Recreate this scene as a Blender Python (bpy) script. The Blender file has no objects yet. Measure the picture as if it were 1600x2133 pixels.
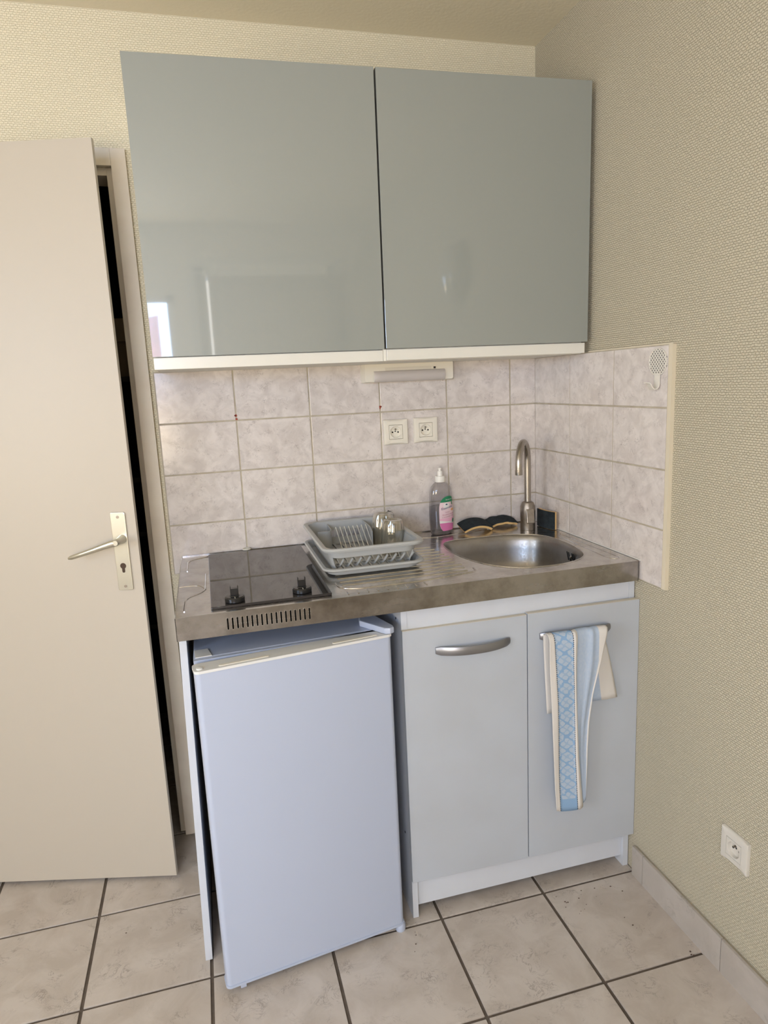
import bpy, bmesh, math, random
from mathutils import Vector, Matrix
S = bpy.context.scene
random.seed(3)

# ------------------------------------------------------------------ camera
cam_d = bpy.data.cameras.new('camera'); cam = bpy.data.objects.new('camera', cam_d)
S.collection.objects.link(cam); S.camera = cam
yaw, pitch, roll = 0.25345667, -0.18791064, -0.04620623
cy, sy, cp, sp, cr, sr = math.cos(yaw), math.sin(yaw), math.cos(pitch), math.sin(pitch), math.cos(roll), math.sin(roll)
fwd = Vector((sy*cp, cy*cp, sp)); rt = Vector((cy, -sy, 0)); up = rt.cross(fwd)
R_, U_ = cr*rt + sr*up, -sr*rt + cr*up
M = Matrix((R_, U_, -fwd)).transposed().to_4x4(); M.translation = Vector((-1.10435, -2.13405, 1.45385))
cam.matrix_world = M
cam_d.sensor_fit = 'HORIZONTAL'; cam_d.sensor_width = 36; cam_d.lens = 36*1410.703/1600
cam_d.clip_start = 0.02

# ------------------------------------------------------------------ colour management, world, daylight
S.view_settings.view_transform = 'Standard'; S.view_settings.look = 'None'
S.view_settings.gamma = 1; S.view_settings.use_curve_mapping = False
S.view_settings.exposure = 0.16
w = bpy.data.worlds.new('sky'); S.world = w; w.use_nodes = True
bg = w.node_tree.nodes['Background']; bg.inputs[0].default_value = (0.55, 0.72, 1.0, 1); bg.inputs[1].default_value = 1.6

def area(name, loc, rot, sx, sy_, power, col, spread=180):
    l = bpy.data.lights.new(name, 'AREA'); l.shape = 'RECTANGLE'; l.size = sx; l.size_y = sy_
    l.energy = power; l.color = col; l.spread = math.radians(spread)
    o = bpy.data.objects.new(name, l); S.collection.objects.link(o); o.location = loc; o.rotation_euler = rot
    return o
# daylight entering by the open casement (sky from above, sunlit ground from below)
area('window_daylight_sky', (-2.02, -3.85, 1.70), (math.radians(66), 0, 0), 1.25, .60, 46, (0.46, 0.66, 1.0))
area('window_daylight_ground', (-2.02, -3.85, 1.15), (math.radians(114), 0, 0), 1.25, .56, 46, (1.0, 0.80, 0.52))
area('added_left_fill_sky', (-3.50, -2.15, 1.75), (math.radians(68), 0, math.radians(-90)), 1.00, .60, 24, (0.50, 0.69, 1.0))  # added cool fill from the left, brightens the right side of the kitchen
area('added_left_fill_ground', (-3.50, -2.15, 1.20), (math.radians(114), 0, math.radians(-90)), 1.00, .56, 26, (1.0, 0.84, 0.60))  # added warm fill from the left, lifts ceiling and upper right
area('french_window_daylight', (-0.71, -3.74, 1.12), (math.radians(88), 0, 0), 0.9, 2.0, 22, (1.0, 0.88, 0.70))

# ------------------------------------------------------------------ helpers
col = S.collection
def obj(name, me, mat=None, parent=None, kind=None):
    if isinstance(me, bmesh.types.BMesh):
        b = me; me = bpy.data.meshes.new(name); b.to_mesh(me); b.free()
    o = bpy.data.objects.new(name, me); col.objects.link(o)
    if mat is not None and not me.materials: me.materials.append(mat)
    if parent is not None: o.parent = parent
    if kind: o['kind'] = kind
    return o
def thing(name, label, cat, loc=(0, 0, 0), group=None, rz=0):
    o = bpy.data.objects.new(name, None); col.objects.link(o); o.location = loc; o.rotation_euler.z = rz
    o.empty_display_size = .05
    tag(o, label, cat, group); return o
def tag(o, label, cat=None, group=None):
    if label: o['label'] = label
    if cat: o['category'] = cat
    if group: o['group'] = group
    return o
def smooth(b, ang=35):
    for f in b.faces: f.smooth = True
    for e in b.edges:
        if len(e.link_faces) == 2 and e.calc_face_angle(0) > math.radians(ang): e.smooth = False
    return b
def bevel(b, w_, seg=2):
    if w_ > 0:
        es = [e for e in b.edges if len(e.link_faces) == 2 and e.calc_face_angle(0) > .5]
        bmesh.ops.bevel(b, geom=es, offset=w_, segments=seg, affect='EDGES', profile=.6)
    smooth(b, 20)
    for e in b.edges:
        if len(e.link_faces) == 2:
            a0, a1 = e.link_faces[0].calc_area(), e.link_faces[1].calc_area()
            if max(a0, a1) > 4*min(a0, a1): e.smooth = False
    return b
def box_into(b, x0, x1, y0, y1, z0, z1):
    v = [b.verts.new(p) for p in ((x0,y0,z0),(x1,y0,z0),(x1,y1,z0),(x0,y1,z0),(x0,y0,z1),(x1,y0,z1),(x1,y1,z1),(x0,y1,z1))]
    for f in ((0,3,2,1),(4,5,6,7),(0,1,5,4),(1,2,6,5),(2,3,7,6),(3,0,4,7)): b.faces.new([v[i] for i in f])
def box(x0, x1, y0, y1, z0, z1, bv=0, seg=2):
    b = bmesh.new(); box_into(b, x0, x1, y0, y1, z0, z1); return bevel(b, bv, seg) if bv else b
def boxes(lst):
    b = bmesh.new()
    for q in lst: box_into(b, *q)
    return b
def hexa(q, t, bv=0):
    """front quad q (bl, br, tr, tl) pushed by the vector t"""
    b = bmesh.new(); t = Vector(t)
    f = [b.verts.new(Vector(p)) for p in q]; k = [b.verts.new(Vector(p)+t) for p in q]
    b.faces.new(f); b.faces.new(k[::-1])
    for i in range(4): j = (i+1) % 4; b.faces.new((f[j], f[i], k[i], k[j]))
    bmesh.ops.recalc_face_normals(b, faces=b.faces)
    return bevel(b, bv) if bv else b
def prism(pts, h, axis='z', base=0., bv=0, seg=2):
    b = bmesh.new()
    def P(p, d):
        if axis == 'z': return (p[0], p[1], d)
        if axis == 'y': return (p[0], d, p[1])
        return (d, p[0], p[1])
    lo = [b.verts.new(P(p, base)) for p in pts]; hi = [b.verts.new(P(p, base+h)) for p in pts]
    n = len(pts); b.faces.new(lo); b.faces.new(hi[::-1])
    for i in range(n): j = (i+1) % n; b.faces.new((lo[j], lo[i], hi[i], hi[j]))
    bmesh.ops.recalc_face_normals(b, faces=b.faces)
    return bevel(b, bv, seg) if bv else smooth(b)
def rrect(x0, x1, y0, y1, r, n=6):
    out = []
    for cx, cy_, a0 in ((x1-r, y1-r, 0), (x0+r, y1-r, 90), (x0+r, y0+r, 180), (x1-r, y0+r, 270)):
        for i in range(n+1):
            a = math.radians(a0 + 90*i/n); out.append((cx+r*math.cos(a), cy_+r*math.sin(a)))
    return out
def circle(cx, cy_, r, n=24): return [(cx+r*math.cos(2*math.pi*i/n), cy_+r*math.sin(2*math.pi*i/n)) for i in range(n)]
def loft(rings, cap0=True, cap1=True, closed=True, ang=35):
    b = bmesh.new(); V = [[b.verts.new(p) for p in r] for r in rings]
    n = len(rings[0])
    for a, c in zip(V, V[1:]):
        for i in range(n if closed else n-1): j = (i+1) % n; b.faces.new((a[i], a[j], c[j], c[i]))
    if closed and cap0: b.faces.new(V[0][::-1])
    if closed and cap1: b.faces.new(V[-1])
    bmesh.ops.recalc_face_normals(b, faces=b.faces)
    return smooth(b, ang)
def lathe(prof, c=(0, 0, 0), n=32, cap0=True, cap1=True, ang=35, sx=1, sy_=1):
    return loft([[(c[0]+r*sx*math.cos(2*math.pi*i/n), c[1]+r*sy_*math.sin(2*math.pi*i/n), c[2]+z) for i in range(n)] for r, z in prof], cap0, cap1, ang=ang)
def tube(path, r, n=12, flat=1.0, closed=False):
    P = [Vector(p) for p in path]; rad = r if isinstance(r, (list, tuple)) else [r]*len(P)
    rings = []; prev = None
    for i, p in enumerate(P):
        if closed: t = (P[(i+1) % len(P)]-P[i-1]).normalized()
        else: t = (P[min(i+1, len(P)-1)]-P[max(i-1, 0)]).normalized()
        if prev is None:
            a = Vector((0, 0, 1)) if abs(t.z) < .9 else Vector((1, 0, 0)); u = t.cross(a).normalized()
        else: u = (prev - t*prev.dot(t)).normalized()
        prev = u; v = t.cross(u)
        rings.append([p + rad[i]*(math.cos(2*math.pi*k/n)*u*flat + math.sin(2*math.pi*k/n)*v) for k in range(n)])
    if closed: rings.append(rings[0])
    b = loft(rings, not closed, not closed)
    if closed: bmesh.ops.remove_doubles(b, verts=b.verts, dist=1e-6)
    return b
def merge(*bs):
    out = bmesh.new()
    for b in bs:
        me = bpy.data.meshes.new('t'); b.to_mesh(me); b.free(); out.from_mesh(me); bpy.data.meshes.remove(me)
    return out
def xf(b, m): bmesh.ops.transform(b, matrix=m, verts=b.verts); return b
def spline(pts, n=6):
    out = []; L = len(pts)
    for i in range(L):
        p0, p1, p2, p3 = (Vector(pts[(i+k-1) % L]) for k in range(4))
        for j in range(n):
            t = j/n; out.append(tuple(.5*((2*p1)+(-p0+p2)*t+(2*p0-5*p1+4*p2-p3)*t*t+(-p0+3*p1-3*p2+p3)*t**3)))
    return out

# ------------------------------------------------------------------ materials
def mat(name, c, rough=.5, metal=0, spec=.5, bump=None, mottle=None, coat=0, coat_rough=.05, trans=0):
    m = bpy.data.materials.new(name); m.use_nodes = True; nt = m.node_tree; N = nt.nodes; L = nt.links
    p = N['Principled BSDF']; p.inputs['Base Color'].default_value = (*c, 1); p.inputs['Roughness'].default_value = rough
    p.inputs['Metallic'].default_value = metal; p.inputs['Specular IOR Level'].default_value = spec
    p.inputs['Coat Weight'].default_value = coat; p.inputs['Coat Roughness'].default_value = coat_rough
    p.inputs['Transmission Weight'].default_value = trans
    tc = N.new('ShaderNodeTexCoord')
    if mottle:   # (scale, amount, colour2)
        n = N.new('ShaderNodeTexNoise'); n.inputs['Scale'].default_value = mottle[0]; n.inputs['Detail'].default_value = 5
        r = N.new('ShaderNodeValToRGB'); r.color_ramp.elements[0].position = .35; r.color_ramp.elements[1].position = .7
        c2 = mottle[1]; r.color_ramp.elements[0].color = (*c, 1); r.color_ramp.elements[1].color = (*c2, 1)
        L.new(tc.outputs['Object'], n.inputs['Vector']); L.new(n.outputs[0], r.inputs[0]); L.new(r.outputs[0], p.inputs['Base Color'])
    if bump:     # (scale, strength, distance)
        n = N.new('ShaderNodeTexNoise'); n.inputs['Scale'].default_value = bump[0]; n.inputs['Detail'].default_value = 3
        bm_ = N.new('ShaderNodeBump'); bm_.inputs['Strength'].default_value = bump[1]; bm_.inputs['Distance'].default_value = bump[2]
        L.new(tc.outputs['Object'], n.inputs['Vector']); L.new(n.outputs[0], bm_.inputs['Height']); L.new(bm_.outputs[0], p.inputs['Normal'])
    return m
def wallpaper(name, c, plane, pitch=.0055):
    """woven glass-fibre paper: short offset dashes in rows, painted over"""
    m = mat(name, c, .75, spec=.25); nt = m.node_tree; N = nt.nodes; L = nt.links; p = N['Principled BSDF']
    g = N.new('ShaderNodeNewGeometry'); s = N.new('ShaderNodeSeparateXYZ'); cmb = N.new('ShaderNodeCombineXYZ')
    L.new(g.outputs['Position'], s.inputs[0]); L.new(s.outputs['X' if plane == 'xz' else 'Y'], cmb.inputs[0]); L.new(s.outputs['Z'], cmb.inputs[1])
    b = N.new('ShaderNodeTexBrick'); b.inputs['Scale'].default_value = 1; b.inputs['Brick Width'].default_value = pitch*1.7
    b.inputs['Row Height'].default_value = pitch; b.inputs['Mortar Size'].default_value = pitch*.16; b.inputs['Mortar Smooth'].default_value = 1
    b.inputs['Color1'].default_value = (1, 1, 1, 1); b.inputs['Color2'].default_value = (.8, .8, .8, 1); b.inputs['Mortar'].default_value = (0, 0, 0, 1)
    n = N.new('ShaderNodeTexNoise'); n.inputs['Scale'].default_value = 160
    wob = N.new('ShaderNodeVectorMath'); wob.operation = 'MULTIPLY_ADD'; wob.inputs[1].default_value = (.0058,)*3
    L.new(cmb.outputs[0], n.inputs['Vector']); L.new(n.outputs['Color'], wob.inputs[0]); L.new(cmb.outputs[0], wob.inputs[2]); L.new(wob.outputs[0], b.inputs['Vector'])
    bm_ = N.new('ShaderNodeBump'); bm_.inputs['Strength'].default_value = .9; bm_.inputs['Distance'].default_value = .0018 if plane == 'yz' else .0010
    L.new(b.outputs['Color'], bm_.inputs['Height']); L.new(bm_.outputs[0], p.inputs['Normal'])
    # colour a little darker between the dashes of the weave
    mx = N.new('ShaderNodeMix'); mx.data_type = 'RGBA'; mx.inputs['A'].default_value = (c[0]*.86, c[1]*.85, c[2]*.8, 1); mx.inputs['B'].default_value = (*c, 1)
    L.new(b.outputs['Color'], mx.inputs['Factor']); L.new(mx.outputs['Result'], p.inputs['Base Color'])
    return m
def stone(name, base, vein, warm, rough, scale=9, coat=0, bump=.0004, vein_amt=.75):
    """marbled ceramic: soft blotches and thin broken veins, different on every tile"""
    m = mat(name, base, rough, coat=coat); nt = m.node_tree; N = nt.nodes; L = nt.links; p = N['Principled BSDF']
    tc = N.new('ShaderNodeTexCoord'); oi = N.new('ShaderNodeObjectInfo')
    sc = N.new('ShaderNodeMath'); sc.operation = 'MULTIPLY'; sc.inputs[1].default_value = 37.
    ad = N.new('ShaderNodeVectorMath'); ad.operation = 'ADD'
    L.new(oi.outputs['Random'], sc.inputs[0]); L.new(tc.outputs['Object'], ad.inputs[0]); L.new(sc.outputs[0], ad.inputs[1])
    n1 = N.new('ShaderNodeTexNoise'); n1.inputs['Scale'].default_value = scale; n1.inputs['Detail'].default_value = 7; n1.inputs['Roughness'].default_value = .62
    n1.inputs['Distortion'].default_value = .6
    r1 = N.new('ShaderNodeValToRGB'); r1.color_ramp.elements[0].position = .38; r1.color_ramp.elements[1].position = .62
    r1.color_ramp.elements[0].color = (*warm, 1); r1.color_ramp.elements[1].color = (*base, 1)
    n2 = N.new('ShaderNodeTexNoise'); n2.inputs['Scale'].default_value = scale*2.6; n2.inputs['Detail'].default_value = 8; n2.inputs['Roughness'].default_value = .7; n2.inputs['Distortion'].default_value = 1.4
    r2 = N.new('ShaderNodeValToRGB'); e = r2.color_ramp.elements; e[0].position = .478; e[0].color = (0, 0, 0, 1); e[1].position = .5; e[1].color = (1, 1, 1, 1)
    k = e.new(.522); k.color = (0, 0, 0, 1)
    n3 = N.new('ShaderNodeTexNoise'); n3.inputs['Scale'].default_value = scale*1.9; n3.inputs['Detail'].default_value = 4
    r3 = N.new('ShaderNodeValToRGB'); r3.color_ramp.elements[0].position = .5; r3.color_ramp.elements[1].position = .66
    mu = N.new('ShaderNodeMath'); mu.operation = 'MULTIPLY'; mu2 = N.new('ShaderNodeMath'); mu2.operation = 'MULTIPLY'; mu2.inputs[1].default_value = vein_amt
    mx = N.new('ShaderNodeMix'); mx.data_type = 'RGBA'; mx.inputs['B'].default_value = (*vein, 1)
    for n in (n1, n2, n3): L.new(ad.outputs[0], n.inputs['Vector'])
    L.new(n1.outputs[0], r1.inputs[0]); L.new(n2.outputs[0], r2.inputs[0]); L.new(n3.outputs[0], r3.inputs[0])
    L.new(r2.outputs[0], mu.inputs[0]); L.new(r3.outputs[0], mu.inputs[1]); L.new(mu.outputs[0], mu2.inputs[0])
    L.new(r1.outputs[0], mx.inputs['A']); L.new(mu2.outputs[0], mx.inputs['Factor']); L.new(mx.outputs['Result'], p.inputs['Base Color'])
    bm_ = N.new('ShaderNodeBump'); bm_.inputs['Strength'].default_value = .4; bm_.inputs['Distance'].default_value = bump
    L.new(n1.outputs[0], bm_.inputs['Height']); L.new(bm_.outputs[0], p.inputs['Normal'])
    return m
def steel(name, c, r0, r1, stretch=(3, 60, 60), dirt=.35):
    m = mat(name, c, r0, metal=1); nt = m.node_tree; N = nt.nodes; L = nt.links; p = N['Principled BSDF']
    tc = N.new('ShaderNodeTexCoord'); mp = N.new('ShaderNodeMapping'); mp.inputs['Scale'].default_value = stretch
    n = N.new('ShaderNodeTexNoise'); n.inputs['Scale'].default_value = 6; n.inputs['Detail'].default_value = 6
    mr = N.new('ShaderNodeMapRange'); mr.inputs['From Min'].default_value = .3; mr.inputs['From Max'].default_value = .7
    mr.inputs['To Min'].default_value = r0; mr.inputs['To Max'].default_value = r1
    L.new(tc.outputs['Object'], mp.inputs[0]); L.new(mp.outputs[0], n.inputs['Vector']); L.new(n.outputs[0], mr.inputs[0]); L.new(mr.outputs[0], p.inputs['Roughness'])
    n2 = N.new('ShaderNodeTexNoise'); n2.inputs['Scale'].default_value = 14; n2.inputs['Detail'].default_value = 8; n2.inputs['Roughness'].default_value = .7
    mx = N.new('ShaderNodeMix'); mx.data_type = 'RGBA'; mx.inputs['A'].default_value = (*c, 1); mx.inputs['B'].default_value = (c[0]*(1-dirt), c[1]*(1-dirt*1.05), c[2]*(1-dirt*1.15), 1)
    rr = N.new('ShaderNodeMapRange'); rr.inputs['From Min'].default_value = .42; rr.inputs['From Max'].default_value = .68
    L.new(tc.outputs['Object'], n2.inputs['Vector']); L.new(n2.outputs[0], rr.inputs[0]); L.new(rr.outputs[0], mx.inputs['Factor']); L.new(mx.outputs['Result'], p.inputs['Base Color'])
    return m
def thin_clear(name, tint, gloss=.12, rough=.05, solid=None):
    """thin clear plastic or glass: see-through with a surface sheen"""
    m = bpy.data.materials.new(name); m.use_nodes = True; nt = m.node_tree; N = nt.nodes; L = nt.links
    N.remove(N['Principled BSDF']); out = N['Material Output']
    t = N.new('ShaderNodeBsdfTransparent'); t.inputs[0].default_value = (*tint, 1)
    g = N.new('ShaderNodeBsdfGlossy'); g.inputs['Roughness'].default_value = rough
    lw = N.new('ShaderNodeLayerWeight'); lw.inputs[0].default_value = gloss*3
    mr = N.new('ShaderNodeMapRange'); mr.inputs['To Min'].default_value = gloss*.5; mr.inputs['To Max'].default_value = .75
    mx = N.new('ShaderNodeMixShader'); L.new(lw.outputs['Facing'], mr.inputs[0]); L.new(mr.outputs[0], mx.inputs[0]); L.new(t.outputs[0], mx.inputs[1]); L.new(g.outputs[0], mx.inputs[2])
    last = mx
    if solid:
        d = N.new('ShaderNodeBsdfDiffuse'); d.inputs[0].default_value = (*solid[0], 1)
        m2 = N.new('ShaderNodeMixShader'); m2.inputs[0].default_value = solid[1]
        L.new(mx.outputs[0], m2.inputs[1]); L.new(d.outputs[0], m2.inputs[2]); last = m2
    L.new(last.outputs[0], out.inputs[0]); return m

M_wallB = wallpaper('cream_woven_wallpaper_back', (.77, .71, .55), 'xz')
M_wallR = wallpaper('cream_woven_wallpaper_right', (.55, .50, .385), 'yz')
M_wallP = mat('cream_wall_paint', (.82, .76, .64), .7, spec=.3)
M_ceil = mat('beige_ceiling_paint', (.74, .68, .54), .8, spec=.2, bump=(90, .3, .002))
M_grout_w = mat('pale_wall_grout', (.50, .45, .35), .8, mottle=(25, (.38, .33, .25)))
M_grout_f = mat('dark_floor_grout', (.095, .073, .055), .9, mottle=(30, (.14, .11, .085)))
M_tileW = stone('marbled_wall_tile', (.70, .65, .615), (.30, .26, .25), (.58, .53, .50), .16, scale=22, vein_amt=.95)
M_tileF = stone('marbled_floor_tile', (.54, .48, .42), (.17, .135, .11), (.45, .39, .33), .38, scale=9, vein_amt=.75)
M_skirt = stone('marbled_skirting_tile', (.46, .42, .38), (.28, .25, .22), (.40, .36, .32), .4, scale=7)
M_strip = mat('cream_edge_paint', (.66, .59, .45), .6)
M_door = mat('cream_door_paint', (.49, .44, .365), .42, bump=(35, .15, .001))
M_jamb = mat('cream_frame_paint', (.74, .67, .55), .5, mottle=(9, (.66, .58, .47)))
M_dark = mat('dark_closet_walls', (.03, .025, .025), .8)  # closet shell coloured nearly black all over
M_card = mat('dusty_cardboard', (.30, .22, .14), .8)
M_alu = mat('brushed_aluminium', (.60, .58, .50), .32, metal=1, bump=(120, .1, .0004))
M_black = mat('black_plastic', (.012, .012, .013), .25)
M_hole = mat('black_void', (.004, .004, .004), .9)
M_cab = mat('white_melamine', (.60, .63, .68), .42, mottle=(7, (.57, .59, .63)))
M_cabdoor = mat('white_grained_door', (.455, .49, .54), .40, mottle=(5, (.43, .455, .49)))
M_edge = mat('yellowed_door_edge', (.66, .60, .48), .5)
M_gloss = mat('grey_gloss_lacquer', (.265, .285, .265), .45, coat=1, coat_rough=.03); M_gloss.node_tree.nodes['Principled BSDF'].inputs['Coat IOR'].default_value = 1.75
M_rail = mat('white_cabinet_rail', (.70, .685, .62), .25)
M_carc = mat('white_carcass', (.76, .74, .66), .5)
M_steel = steel('scratched_steel_top', (.67, .65, .62), .12, .30, stretch=(2, 90, 90), dirt=.30)
M_steelF = steel('stained_steel_front', (.42, .40, .385), .15, .30, stretch=(1, 4, 4), dirt=.35)
M_basin = steel('brushed_steel_basin', (.36, .34, .315), .30, .42, stretch=(30, 30, 30), dirt=.18)
M_tap = mat('dull_nickel', (.42, .385, .34), .27, metal=1)
M_tapd = mat('worn_nickel_body', (.27, .235, .20), .42, metal=1, mottle=(60, (.38, .34, .29)))
M_hob = mat('black_glass', (.030, .027, .028), .03); M_hob.node_tree.nodes['Principled BSDF'].inputs['IOR'].default_value = 1.65
M_fr = mat('white_enamel_fridge', (.44, .49, .61), .38, bump=(160, .08, .0005))
M_frtop = mat('white_fridge_plastic', (.70, .70, .68), .35)
M_gask = mat('grey_door_gasket', (.42, .42, .40), .7)
M_rack = mat('grey_rack_plastic', (.40, .41, .405), .35)
M_rackd = mat('cream_rack_wire', (.62, .60, .52), .4)
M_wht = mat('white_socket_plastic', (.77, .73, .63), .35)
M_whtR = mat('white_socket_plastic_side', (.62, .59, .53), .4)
M_hook = mat('white_enamelled_metal', (.72, .69, .62), .3)
M_chrome = mat('satin_silver_handle', (.30, .30, .315), .36, metal=.85)
M_sp_b = mat('dark_green_scourer', (.008, .013, .017), .95, bump=(260, .9, .003), mottle=(60, (.018, .028, .034)))
M_sp_y = mat('yellow_foam', (.74, .50, .22), .9, bump=(300, .7, .002))
M_red = mat('dried_red_sauce', (.30, .045, .02), .6)
M_cap = mat('white_bottle_cap', (.78, .76, .70), .4)
M_bottle = thin_clear('clear_bottle_plastic', (.87, .86, .87), .10, .04, ((.45, .43, .45), .10))
M_liquid = thin_clear('clear_dish_soap', (.80, .79, .81), .03, .05, ((.34, .33, .36), .14))
M_glass = thin_clear('stained_tumbler_glass', (.86, .83, .75), .20, .06, ((.66, .62, .50), .10))
M_diff = thin_clear('smoked_lamp_diffuser', (.75, .73, .72), .04, .25, ((.74, .69, .66), .66))
M_pink = mat('label_pink', (.82, .46, .60), .45); M_pinkd = mat('label_magenta', (.70, .20, .45), .45)
M_pinkl = mat('label_pale_pink', (.80, .62, .66), .45)
M_lgreen = mat('label_green', (.02, .22, .10), .45); M_lwhite = mat('label_white', (.80, .78, .76), .45)
M_lblue = mat('label_navy', (.02, .04, .13), .45); M_lorange = mat('label_orange', (.75, .38, .16), .45); M_lred = mat('label_crimson', (.50, .12, .22), .45)
M_curt = mat('beige_curtain_cloth', (.52, .47, .38), .9); M_frame = mat('white_window_paint', (.74, .72, .66), .45)
M_shutpink = mat('pink_facade_paint', (.80, .30, .36), .8)
M_pane = thin_clear('window_pane', (.95, .96, .97), .05, .02)

# ------------------------------------------------------------------ the room shell
G = .010                       # tile faces stand 10 mm proud of the papered wall
XL, YB, H = -3.30, -3.60, 2.4684
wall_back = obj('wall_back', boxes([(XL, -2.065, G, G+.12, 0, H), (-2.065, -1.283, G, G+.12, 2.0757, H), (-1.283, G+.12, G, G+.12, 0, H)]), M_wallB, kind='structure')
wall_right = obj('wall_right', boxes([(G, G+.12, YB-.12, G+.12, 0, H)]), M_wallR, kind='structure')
wall_left = obj('wall_left', boxes([(XL-.12, XL, YB-.12, -2.70, 0, H), (XL-.12, XL, -1.60, G+.12, 0, H), (XL-.12, XL, -2.70, -1.60, 0, .90), (XL-.12, XL, -2.70, -1.60, 2.08, H)]), M_wallP, kind='structure')
obj('added_window_2', boxes([(XL-.08, XL-.03, -2.70, -2.655, .90, 2.08), (XL-.08, XL-.03, -1.645, -1.60, .90, 2.08), (XL-.08, XL-.03, -2.70, -1.60, .90, .945), (XL-.08, XL-.03, -2.70, -1.60, 2.035, 2.08), (XL-.08, XL-.03, -2.17, -2.13, .90, 2.08)]), M_frame, kind='structure')  # unseen window, added only to let the left fill lamps in
# rear wall with a casement opening and a french window opening
wx0, wx1, wz0, wz1 = -2.62, -1.352, .88, 2.020
fx0, fx1, fz1 = -1.20, -.20, 2.20
wall_rear = obj('wall_rear', boxes([(XL, wx0, YB-.12, YB, 0, H), (wx0, wx1, YB-.12, YB, 0, wz0), (wx0, wx1, YB-.12, YB, wz1, H),
    (wx1, fx0, YB-.12, YB, 0, H), (fx0, fx1, YB-.12, YB, fz1, H), (fx1, G, YB-.12, YB, 0, H)]), M_wallP, kind='structure')
ceiling = obj('ceiling', box(XL-.12, G+.12, YB-.12, G+.12, H, H+.12), M_ceil, kind='structure')
floor = obj('floor', box(XL-.12, G+.12, YB-.12, 1.45, -.12, -.004), M_grout_f, kind='structure')

def tile_mesh(w_, h_, t, bv=.0012):
    b = box(-w_/2, w_/2, -h_/2, h_/2, 0, t); 
    es = [e for e in b.edges if all(v.co.z > t*.5 for v in e.verts)]
    bmesh.ops.bevel(b, geom=es, offset=bv, segments=2, affect='EDGES', profile=.6)
    return smooth(b, 5)
# floor tiles, 30 cm with wide dark joints, one object each
p, fxx, fyy, gr = .30784, -.28585, -.59178, .0085
ftile = bpy.data.meshes.new('floor_tile'); tile_mesh(p-gr, p-gr, .010).to_mesh(ftile); ftile.materials.append(M_tileF)
ftile2 = bpy.data.meshes.new('floor_tile_cut'); wcut = G-fxx-gr/2; tile_mesh(wcut-.002, p-gr, .010).to_mesh(ftile2); ftile2.materials.append(M_tileF)
for j in range(-5, 10):
    for i in range(-1, 9):
        me = ftile2 if i < 0 else ftile
        o = obj('tile', me, None, floor)
        x = fxx + gr/2 + wcut/2 if i < 0 else fxx - (i+.5)*p
        o.location = (x, fyy-(j+.5)*p, -.010 + random.uniform(-.0003, .0003))
        if i >= 0: o.rotation_euler.z = random.choice((0, math.pi/2, math.pi, -math.pi/2))

# wall tiles: 22.5 x 15 cm, one object each, on the wall that carries them
z_rows = [1.5150, 1.3623, 1.2080, 1.0536, .8993]
bx = [.0024, -.0927, -.3205, -.5483, -.7761, -1.0039, -1.2320]
gj = .0044
grout_b = obj('grout', box(-1.2330, G, .0016, G+.002, .90, 1.5155), M_grout_w, wall_back)
cache = {}
def wtile(w_, h_, parent, loc, rot):
    k = (round(w_, 4), round(h_, 4))
    if k not in cache:
        me = bpy.data.meshes.new('wall_tile'); tile_mesh(w_, h_, .007, .0010).to_mesh(me); me.materials.append(M_tileW); cache[k] = me
    o = obj('tile', cache[k], None, parent); o.location = loc; o.rotation_euler = rot; return o
for r in range(4):
    z1_, z0_ = z_rows[r], z_rows[r+1]
    for c in range(6):
        xa, xb = bx[c], bx[c+1]
        wtile(xa-xb-gj, z1_-z0_-gj, wall_back, ((xa+xb)/2, .007+random.uniform(-.0002, .0002), (z1_+z0_)/2), (math.pi/2, 0, 0))
ry = [.0020, -.2267, -.4591, -.6883]
grout_r = obj('grout', box(.0016, G+.002, -.6886, G, .90, 1.5155), M_grout_w, wall_right)
for r in range(4):
    z1_, z0_ = z_rows[r], z_rows[r+1]
    for c in range(3):
        ya, yb = ry[c], ry[c+1]
        wtile(ya-yb-gj, z1_-z0_-gj, wall_right, (.007+random.uniform(-.0002, .0002), (ya+yb)/2, (z1_+z0_)/2), (math.pi/2, 0, -math.pi/2))
obj('trim_1', box(-.0005, G+.001, -.7030, -.6890, .899, 1.5165, .003), M_strip, kind='structure')
obj('trim_2', box(.0010, G+.001, -.7030, -.33, 1.5155, 1.5185, .001), M_strip, kind='structure')
obj('silicone_joint', tube([(-.0015, -.004, .9550), (-.0015, -.6, .9550)], .0026, 6), mat('white_silicone', (.66, .64, .60), .5), wall_right)
# red splashes on the joints
def stain(x, z, r):
    pts = [(x + r*(1+.3*random.uniform(-1, 1))*math.cos(a*math.pi/4), z + r*(1+.3*random.uniform(-1, 1))*math.sin(a*math.pi/4)) for a in range(8)]
    return obj('stain', prism(pts, .001, 'y', -.0008), M_red, wall_back)
for x, z, r in ((-1.0045, 1.3765, .0040), (-1.0035, 1.3665, .0036), (-1.007, 1.3770, .0022), (-.5480, 1.3790, .0042), (-.5485, 1.3740, .0020), (-.5450, 1.3800, .0018)): stain(x, z, r)

# skirting tiles along the right wall
base_r = obj('baseboard_right', box(-.001, G+.001, -3.58, -.604, 0, .088), M_grout_w, kind='structure')
sk = [-.602, -.652, -.9584, -1.2640, -1.5690, -1.8740, -2.1790, -2.4840, -2.7890, -3.0940, -3.399, -3.58]
for a, c in zip(sk, sk[1:]):
    obj('tile', box(-.005, .002, c+.0012, a-.0012, -.003, .0925, .0018), M_skirt, base_r)

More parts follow.
